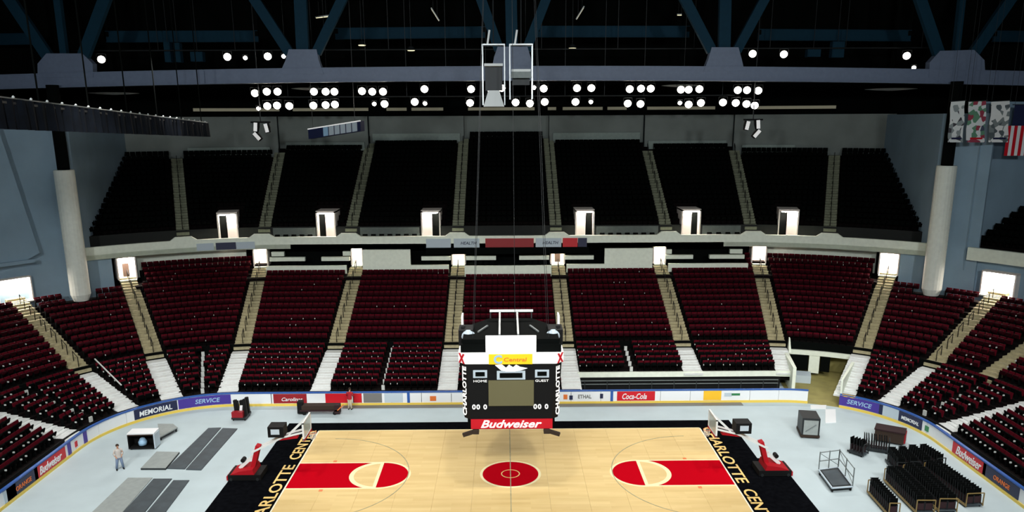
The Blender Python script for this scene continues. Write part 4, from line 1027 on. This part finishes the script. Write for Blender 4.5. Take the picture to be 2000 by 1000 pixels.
# red cart with black posts
p = G(467, 822); rc = thing('equipment_cart', 'small dark cart with a red box front near the far boards', 'cart', p)
MB().box(-0.55, 0.55, -0.1, 1.3, 0.15, 0.3).build('deck', 'dark_metal', rc); MB().box(-0.5, 0.35, -0.12, 0.25, 0.3, 0.75).build('box', 'ad_maroon', rc)
for x, y, h in ((-0.3, 0.5, 1.5), (0.1, 0.7, 1.4), (0.45, 0.4, 1.6), (0.4, 1.1, 1.5), (-0.4, 1.1, 1.2)): MB().bar((x, y, 0.3), (x-0.1, y+0.1, h), 0.22, 0.3).build('stacked_post', 'black', rc)
MB().bar((0.05, 0.35, 0.4), (0.15, 0.4, 1.1), 0.2).build('white_tube', 'board_white', rc)
for x in (-0.45, 0.45):
    for y in (0.05, 1.15): MB().lathe([(0.08, -0.03), (0.08, 0.03)], (x, y, 0.08), 'X', 10).build('wheel', 'black', rc)
# long low cart
p = G(624, 811); lc = thing('flatbed_cart', 'long low maroon flatbed cart parked behind the court apron', 'cart', p)
MB().box(-1.55, 1.55, 0, 0.8, 0.3, 0.42).build('deck', 'chair_pad', lc); MB().box(-1.4, 1.3, 0.05, 0.75, 0.42, 0.75).build('load', 'hair', lc)
MB().box(-1.75, -1.35, 0.1, 0.7, 0.1, 1.05).build('end_frame', 'black', lc); MB().box(1.2, 1.6, 0.0, 0.6, 0.1, 0.8).build('motor', 'chair_pad', lc)
MB().bar((1.45, 0, 0.4), (1.95, -0.1, 0.9), 0.08).build('pull_bar', 'ad_orange', lc)
for x in (-1.2, 1.2):
    for y in (0.05, 0.75): MB().lathe([(0.15, -0.04), (0.15, 0.04)], (x, y, 0.15), 'Y', 10).build('wheel', 'black', lc)

# ------------------------------------------------------------------ things on the floor, right
p = G(1582, 857); cr = thing('equipment_crate', 'tall dark crate with a pale grey front panel near the rink gate', 'crate', p, -0.18)
MB().box(-0.62, 0.62, 0.03, 1.7, 0.12, 1.55).build('body', 'dark_metal', cr); MB().box(-0.5, 0.5, 0.0, 0.05, 0.3, 1.4).build('front_panel', 'panel_grey', cr)
MB().bar((-0.35, -0.02, 0.55), (0.35, -0.02, 1.1), 0.05).build('brace', 'grey_metal', cr); MB().box(-0.66, 0.66, -0.02, 1.72, 0.1, 0.26).build('base', 'hair', cr)
for x in (-0.5, 0.5):
    for y in (0.15, 1.5): MB().lathe([(0.06, -0.03), (0.06, 0.03)], (x, y, 0.06), 'X', 10).build('caster', 'black', cr)
slab('white_sheet', 'flat white sheet lying on the floor beside the tall crate', 'sheet', quad((1612, 800), (1632, 800), (1633, 826), (1612, 827)), 0.05, 'board_white')
slab('white_sheet', 'flat white sheet lying in the rink gate opening', 'sheet', quad((1583, 792), (1614, 792), (1613, 799), (1583, 799)), 0.05, 'board_white')
# wire cart
A_, B_, C_, D_ = G(1598, 927), G(1624, 963), G(1664, 960), G(1636, 922)
c = (A_+B_+C_+D_)/4; wc = thing('wire_cart', 'empty wheeled cart with tall wire ends on the open floor', 'cart', c)
LQ = [v-c for v in (B_, C_, D_, A_)]
MB().hexa([v+Vector((0, 0, 0.22)) for v in LQ]+[v+Vector((0, 0, 0.34)) for v in LQ]).build('deck', 'dark_metal', wc)
MB().hexa([v*0.8+Vector((0, 0, 0.345)) for v in LQ]+[v*0.8+Vector((0, 0, 0.36)) for v in LQ]).build('mat', 'panel_dark', wc)
for i in range(4): MB().bar(LQ[i]+Vector((0, 0, 0.34)), LQ[(i+1) % 4]+Vector((0, 0, 0.34)), 0.08).build('edge_rail', 'ad_pale', wc)
for a, b in ((LQ[3], LQ[2]), (LQ[2], LQ[1])):
    for f in (0, 0.5, 1): q = a.lerp(b, f); MB().tube([q+Vector((0, 0, 0.3)), q+Vector((0, 0, 1.6))], 0.035, 6).build('upright', 'grey_metal', wc)
    for h in (0.95, 1.55): MB().tube([a+Vector((0, 0, h)), b+Vector((0, 0, h))], 0.03, 6).build('cross_tube', 'grey_metal', wc)
    MB().tube([a+Vector((0, 0, 1.5)), b+Vector((0, 0, 0.5))], 0.02, 6).build('diagonal_wire', 'grey_metal', wc)
for v in LQ: MB().lathe([(0.1, -0.04), (0.1, 0.04)], v*0.9+Vector((0, 0, 0.11)), 'X', 10).build('wheel', 'black', wc)
# maroon topped box
p = (G(1718, 863)+G(1752, 872))/2; mbx = thing('padded_box', 'long dark box with maroon end standing behind the folded chair pile', 'box', p, -0.55)
MB().box(-0.95, 0.95, 0, 1.1, 0.15, 0.95).build('body', 'hair', mbx); MB().box(-1.0, 1.0, -0.04, 1.14, 0.92, 1.02).build('lid', 'chair_pad', mbx)
MB().box(0.92, 1.05, 0.1, 1.0, 0.2, 0.9).build('end_panel', 'ad_maroon', mbx)
for x in (-0.8, 0.8):
    for y in (0.15, 0.95): MB().lathe([(0.07, -0.03), (0.07, 0.03)], (x, y, 0.07), 'Y', 10).build('caster', 'dark_metal', mbx)
# folding chairs: one model, copied
def chair_proto():
    ch = thing('folding_chair', '', 'chair')
    MB().hexa([(-0.22, 0.02, 0.5), (0.22, 0.02, 0.5), (0.22, 0.09, 0.5), (-0.22, 0.09, 0.5), (-0.2, -0.01, 0.95), (0.2, -0.01, 0.95), (0.2, 0.05, 0.95), (-0.2, 0.05, 0.95)]).build('backrest', 'seat_black', ch)
    MB().hexa([(-0.21, 0.02, 0.06), (0.21, 0.02, 0.06), (0.21, 0.1, 0.06), (-0.21, 0.1, 0.06), (-0.21, 0.0, 0.46), (0.21, 0.0, 0.46), (0.21, 0.08, 0.46), (-0.21, 0.08, 0.46)]).build('seat', 'chair_pad', ch)
    for s in (-1, 1):
        MB().tube([(s*0.235, 0.06, 0.0), (s*0.235, 0.0, 0.98)], 0.014, 6).build('leg', 'dark_metal', ch)
        MB().tube([(s*0.22, 0.11, 0.0), (s*0.22, 0.09, 0.55)], 0.014, 6).build('leg', 'dark_metal', ch)
    return ch
CHP = chair_proto(); CHUSED = [False]
def dolly(a, b, n, label, group, wide=0.62, frame='gold_frame', end=True, lanes=1):
    a, b = Vector((a.x, a.y, 0)), Vector((b.x, b.y, 0)); d = b-a; Ln = d.length; rz = math.atan2(d.y, d.x)
    e = thing('chair_dolly', label, 'chair cart', a, rz)
    MB().box(0, Ln, -wide/2, wide/2, 0.14, 0.2).build('platform', 'panel_dark', e)
    for y in (-wide/2, wide/2): MB().box(-0.03, Ln+0.03, y-0.03, y+0.03, 0.12, 0.24).build('side_rail', frame, e)
    for x in (0, Ln) if end else (Ln,):
        for y in (-wide/2, wide/2): MB().bar((x, y, 0.2), (x, y, 0.95), 0.05).build('upright', frame, e)
        MB().bar((x, -wide/2, 0.95), (x, wide/2, 0.95), 0.05).build('end_bar', frame, e)
    for x in (0.15, Ln-0.15):
        for y in (-wide/2+0.08, wide/2-0.08): MB().lathe([(0.06, -0.03), (0.06, 0.03)], (x, y, 0.06), 'Y', 10).build('caster', 'black', e)
    R = Matrix.Rotation(rz, 3, 'Z')
    for k in range(n*lanes):
        o = CHP if not CHUSED[0] else copy_tree(CHP); CHUSED[0] = True
        x = 0.08+(Ln-0.3)*(k//lanes)/max(1, n-1); y = (k % lanes-(lanes-1)/2)*0.5
        o.location = a+R @ Vector((x, y, 0.21)); o.rotation_euler = (random.uniform(-0.04, 0.04), 0, rz-math.pi/2+random.uniform(-0.04, 0.04))
        o['label'] = 'folded padded black and maroon chair standing in '+group; o['group'] = 'folded chairs in '+group
for p0, p1, g_ in (((1742, 942), (1806, 1006), 'wide cart beside the lone dolly'), ((1778, 935), (1850, 1003), 'middle wide cart'), ((1818, 930), (1902, 992), 'wide cart nearest the red beer advert')):
    dolly(G(*p0), G(*p1), 17, 'gold-framed '+g_+' loaded with folded chairs', 'the '+g_, 1.06, 'gold_frame', True, 2)
for p0, p1, g_ in (((1738, 903), (1760, 930), 'short cart beside the wire cart'), ((1757, 901), (1785, 928), 'second short cart from the wire cart'), ((1777, 898), (1810, 926), 'third short cart from the wire cart'), ((1798, 897), (1836, 921), 'short cart nearest the boards')):
    dolly(G(*p0), G(*p1), 8, 'dark '+g_+' loaded with folded chairs', 'the '+g_, 0.6, 'dark_metal', False)
dolly(G(1703, 965), G(1745, 1012), 11, 'separate small dolly of folded chairs standing apart from the block', 'the dolly standing apart', 0.6)
dolly(G(1660, 882), G(1690, 892), 5, 'short dark dolly heaped with folded chairs by the maroon-ended box', 'the heaped dolly', 0.7, 'dark_metal', False)
dolly(G(1682, 876), G(1735, 884), 10, 'dark dolly of leaning folded chairs between crate and maroon-ended box', 'the dark dolly', 0.75, 'dark_metal', False)

# ------------------------------------------------------------------ people
def person(label, loc, rz, shirt, trousers, arms, lean=0.0, spread=0.13):
    V = []; E = []; Rr = []
    def add(p, r, link_=None):
        V.append(p); Rr.append(r)
        if link_ is not None: E.append((link_, len(V)-1))
        return len(V)-1
    f = lambda z: (z-0.95)*lean
    pel = add((0, 0, 0.97), (0.155, 0.11)); wa = add((0, f(1.12), 1.12), (0.14, 0.10), pel); chs = add((0, f(1.32), 1.32), (0.165, 0.115), wa)
    nb = add((0, f(1.47)+0.01, 1.47), 0.075, chs); nk = add((0, f(1.55), 1.55), 0.056, nb); jaw = add((0, f(1.6)-0.02, 1.61), (0.068, 0.08), nk)
    mid = add((0, f(1.7)-0.012, 1.69), (0.077, 0.096), jaw); top = add((0, f(1.78), 1.775), (0.06, 0.075), mid)
    hands = []
    for s in (-1, 1):
        h = add((s*0.09, 0, 0.9), 0.095, pel); kn = add((s*(spread), -0.02, 0.5), 0.062, h); an = add((s*(spread+0.04), 0.02, 0.09), 0.042, kn); ft = add((s*(spread+0.06), -0.12, 0.04), 0.042, an)
        sh = add((s*0.19, f(1.41), 1.41), 0.066, chs); el = add(arms[s][0], 0.045, sh); wr = add(arms[s][1], 0.031, el)
        d = (Vector(arms[s][1])-Vector(arms[s][0])).normalized(); pm = Vector(arms[s][1])+d*0.08; pi = add(tuple(pm), (0.036, 0.022), wr)
        sd = d.cross(Vector((0, 1, 0.3))).normalized()
        for k, ln in enumerate((0.075, 0.085, 0.08, 0.062)):
            a = pm+sd*(0.03-0.02*k)+d*0.02; a1 = add(tuple(a), 0.010, pi); b1 = add(tuple(a+d*ln*0.5+Vector((0, -0.008, 0))), 0.009, a1); add(tuple(a+d*ln+Vector((0, -0.03, 0))), 0.008, b1)
        th = pm-d*0.05+sd*0.04; t1 = add(tuple(th), 0.011, pi); add(tuple(th+d*0.05+sd*0.02), 0.009, t1)
    body = bpy.data.meshes.new('person')
    # the skin modifier needs skin data: made through bmesh
    import bmesh
    bm = bmesh.new(); lay = bm.verts.layers.skin.verify(); bv = []
    for p, r in zip(V, Rr):
        v = bm.verts.new(p); v[lay].radius = r if isinstance(r, tuple) else (r, r); v[lay].use_root = (len(bv) == 0); bv.append(v)
    for a, b in E: bm.edges.new((bv[a], bv[b]))
    bm.to_mesh(body); bm.free(); body.materials.append(M('skin'))
    o = link('person', body, None, loc, rz); tag(o, label, 'person')
    md = o.modifiers.new('skin', 'SKIN'); md.use_smooth_shade = True
    sb_ = o.modifiers.new('sub', 'SUBSURF'); sb_.levels = 1; sb_.render_levels = 1
    mb = MB(); n = 14
    def ell(z, rx, ry, y=0): return [(rx*math.cos(2*math.pi*k/n), y+ry*math.sin(2*math.pi*k/n), z) for k in range(n)]
    rings = [ell(0.88, 0.19, 0.14), ell(1.0, 0.185, 0.135), ell(1.14, 0.175, 0.125, f(1.14)), ell(1.32, 0.2, 0.14, f(1.32)), ell(1.43, 0.185, 0.115, f(1.43)), ell(1.5, 0.085, 0.075, f(1.5))]
    mb.add([v for r in rings for v in r], [(i*n+j, i*n+(j+1) % n, (i+1)*n+(j+1) % n, (i+1)*n+j) for i in range(5) for j in range(n)])
    for s in (-1, 1):
        e, w_ = Vector(arms[s][0]), Vector(arms[s][1]); mb.tube([(s*0.15, f(1.41), 1.42), (s*0.2, f(1.4), 1.39), tuple(e), tuple(e.lerp(w_, 0.55))], [0.08, 0.085, 0.064, 0.055], 10)
    mb.build('shirt', shirt, o, smooth=True)
    mb = MB(); rings = [ell(0.80, 0.185, 0.13), ell(0.9, 0.185, 0.135), ell(1.02, 0.175, 0.125)]
    mb.add([v for r in rings for v in r], [(i*n+j, i*n+(j+1) % n, (i+1)*n+(j+1) % n, (i+1)*n+j) for i in range(2) for j in range(n)])
    for s in (-1, 1): mb.tube([(s*0.09, 0, 0.9), (s*(spread-0.01), -0.02, 0.5), (s*(spread+0.04), 0.02, 0.1)], [0.115, 0.085, 0.07], 10)
    mb.build('trousers', trousers, o, smooth=True)
    for s in (-1, 1): MB().tube([(s*(spread+0.03), 0.07, 0.05), (s*(spread+0.045), -0.04, 0.06), (s*(spread+0.06), -0.16, 0.045)], [0.045, 0.052, 0.04], 8).build('shoe', 'black', o, smooth=True)
    MB().lathe([(0.098, 1.68), (0.104, 1.73), (0.088, 1.79), (0.04, 1.82)], (0, f(1.74)+0.02, 0), n=12).build('hair', 'hair', o, smooth=True)
    MB().hexa([(-0.014, f(1.68)-0.13, 1.655), (0.014, f(1.68)-0.13, 1.655), (0.014, f(1.68)-0.08, 1.655), (-0.014, f(1.68)-0.08, 1.655), (-0.006, f(1.7)-0.105, 1.71), (0.006, f(1.7)-0.105, 1.71), (0.006, f(1.7)-0.08, 1.71), (-0.006, f(1.7)-0.08, 1.71)]).build('nose', 'skin', o)
    for s in (-1, 1):
        MB().lathe([(0.004, -0.012), (0.012, 0), (0.004, 0.012)], (s*0.032, f(1.7)-0.1, 1.70), 'Y', 8).build('eye', 'black', o)
        MB().lathe([(0.008, -0.03), (0.022, 0), (0.008, 0.03)], (s*0.088, f(1.69), 1.685), n=8).build('ear', 'skin', o)
    MB().box(-0.025, 0.025, f(1.63)-0.108, f(1.63)-0.09, 1.622, 1.63).build('mouth', 'ad_maroon', o)
    return o
person('person in pale shirt and blue jeans walking across the open floor by the road case', G(235, 917), 0.6, 'shirt_pale', 'jeans',
       {-1: ((-0.27, 0.02, 1.14), (-0.2, -0.2, 1.02)), 1: ((0.27, 0.02, 1.14), (0.16, -0.22, 1.04))}, 0.0, 0.16)
person('person in red top and khaki trousers standing at the far boards', G(684, 800), 3.0, 'shirt_red', 'khaki_cloth',
       {-1: ((-0.25, -0.08, 1.16), (-0.22, -0.3, 1.08)), 1: ((0.25, -0.08, 1.16), (0.2, -0.32, 1.1))}, -0.18, 0.08)
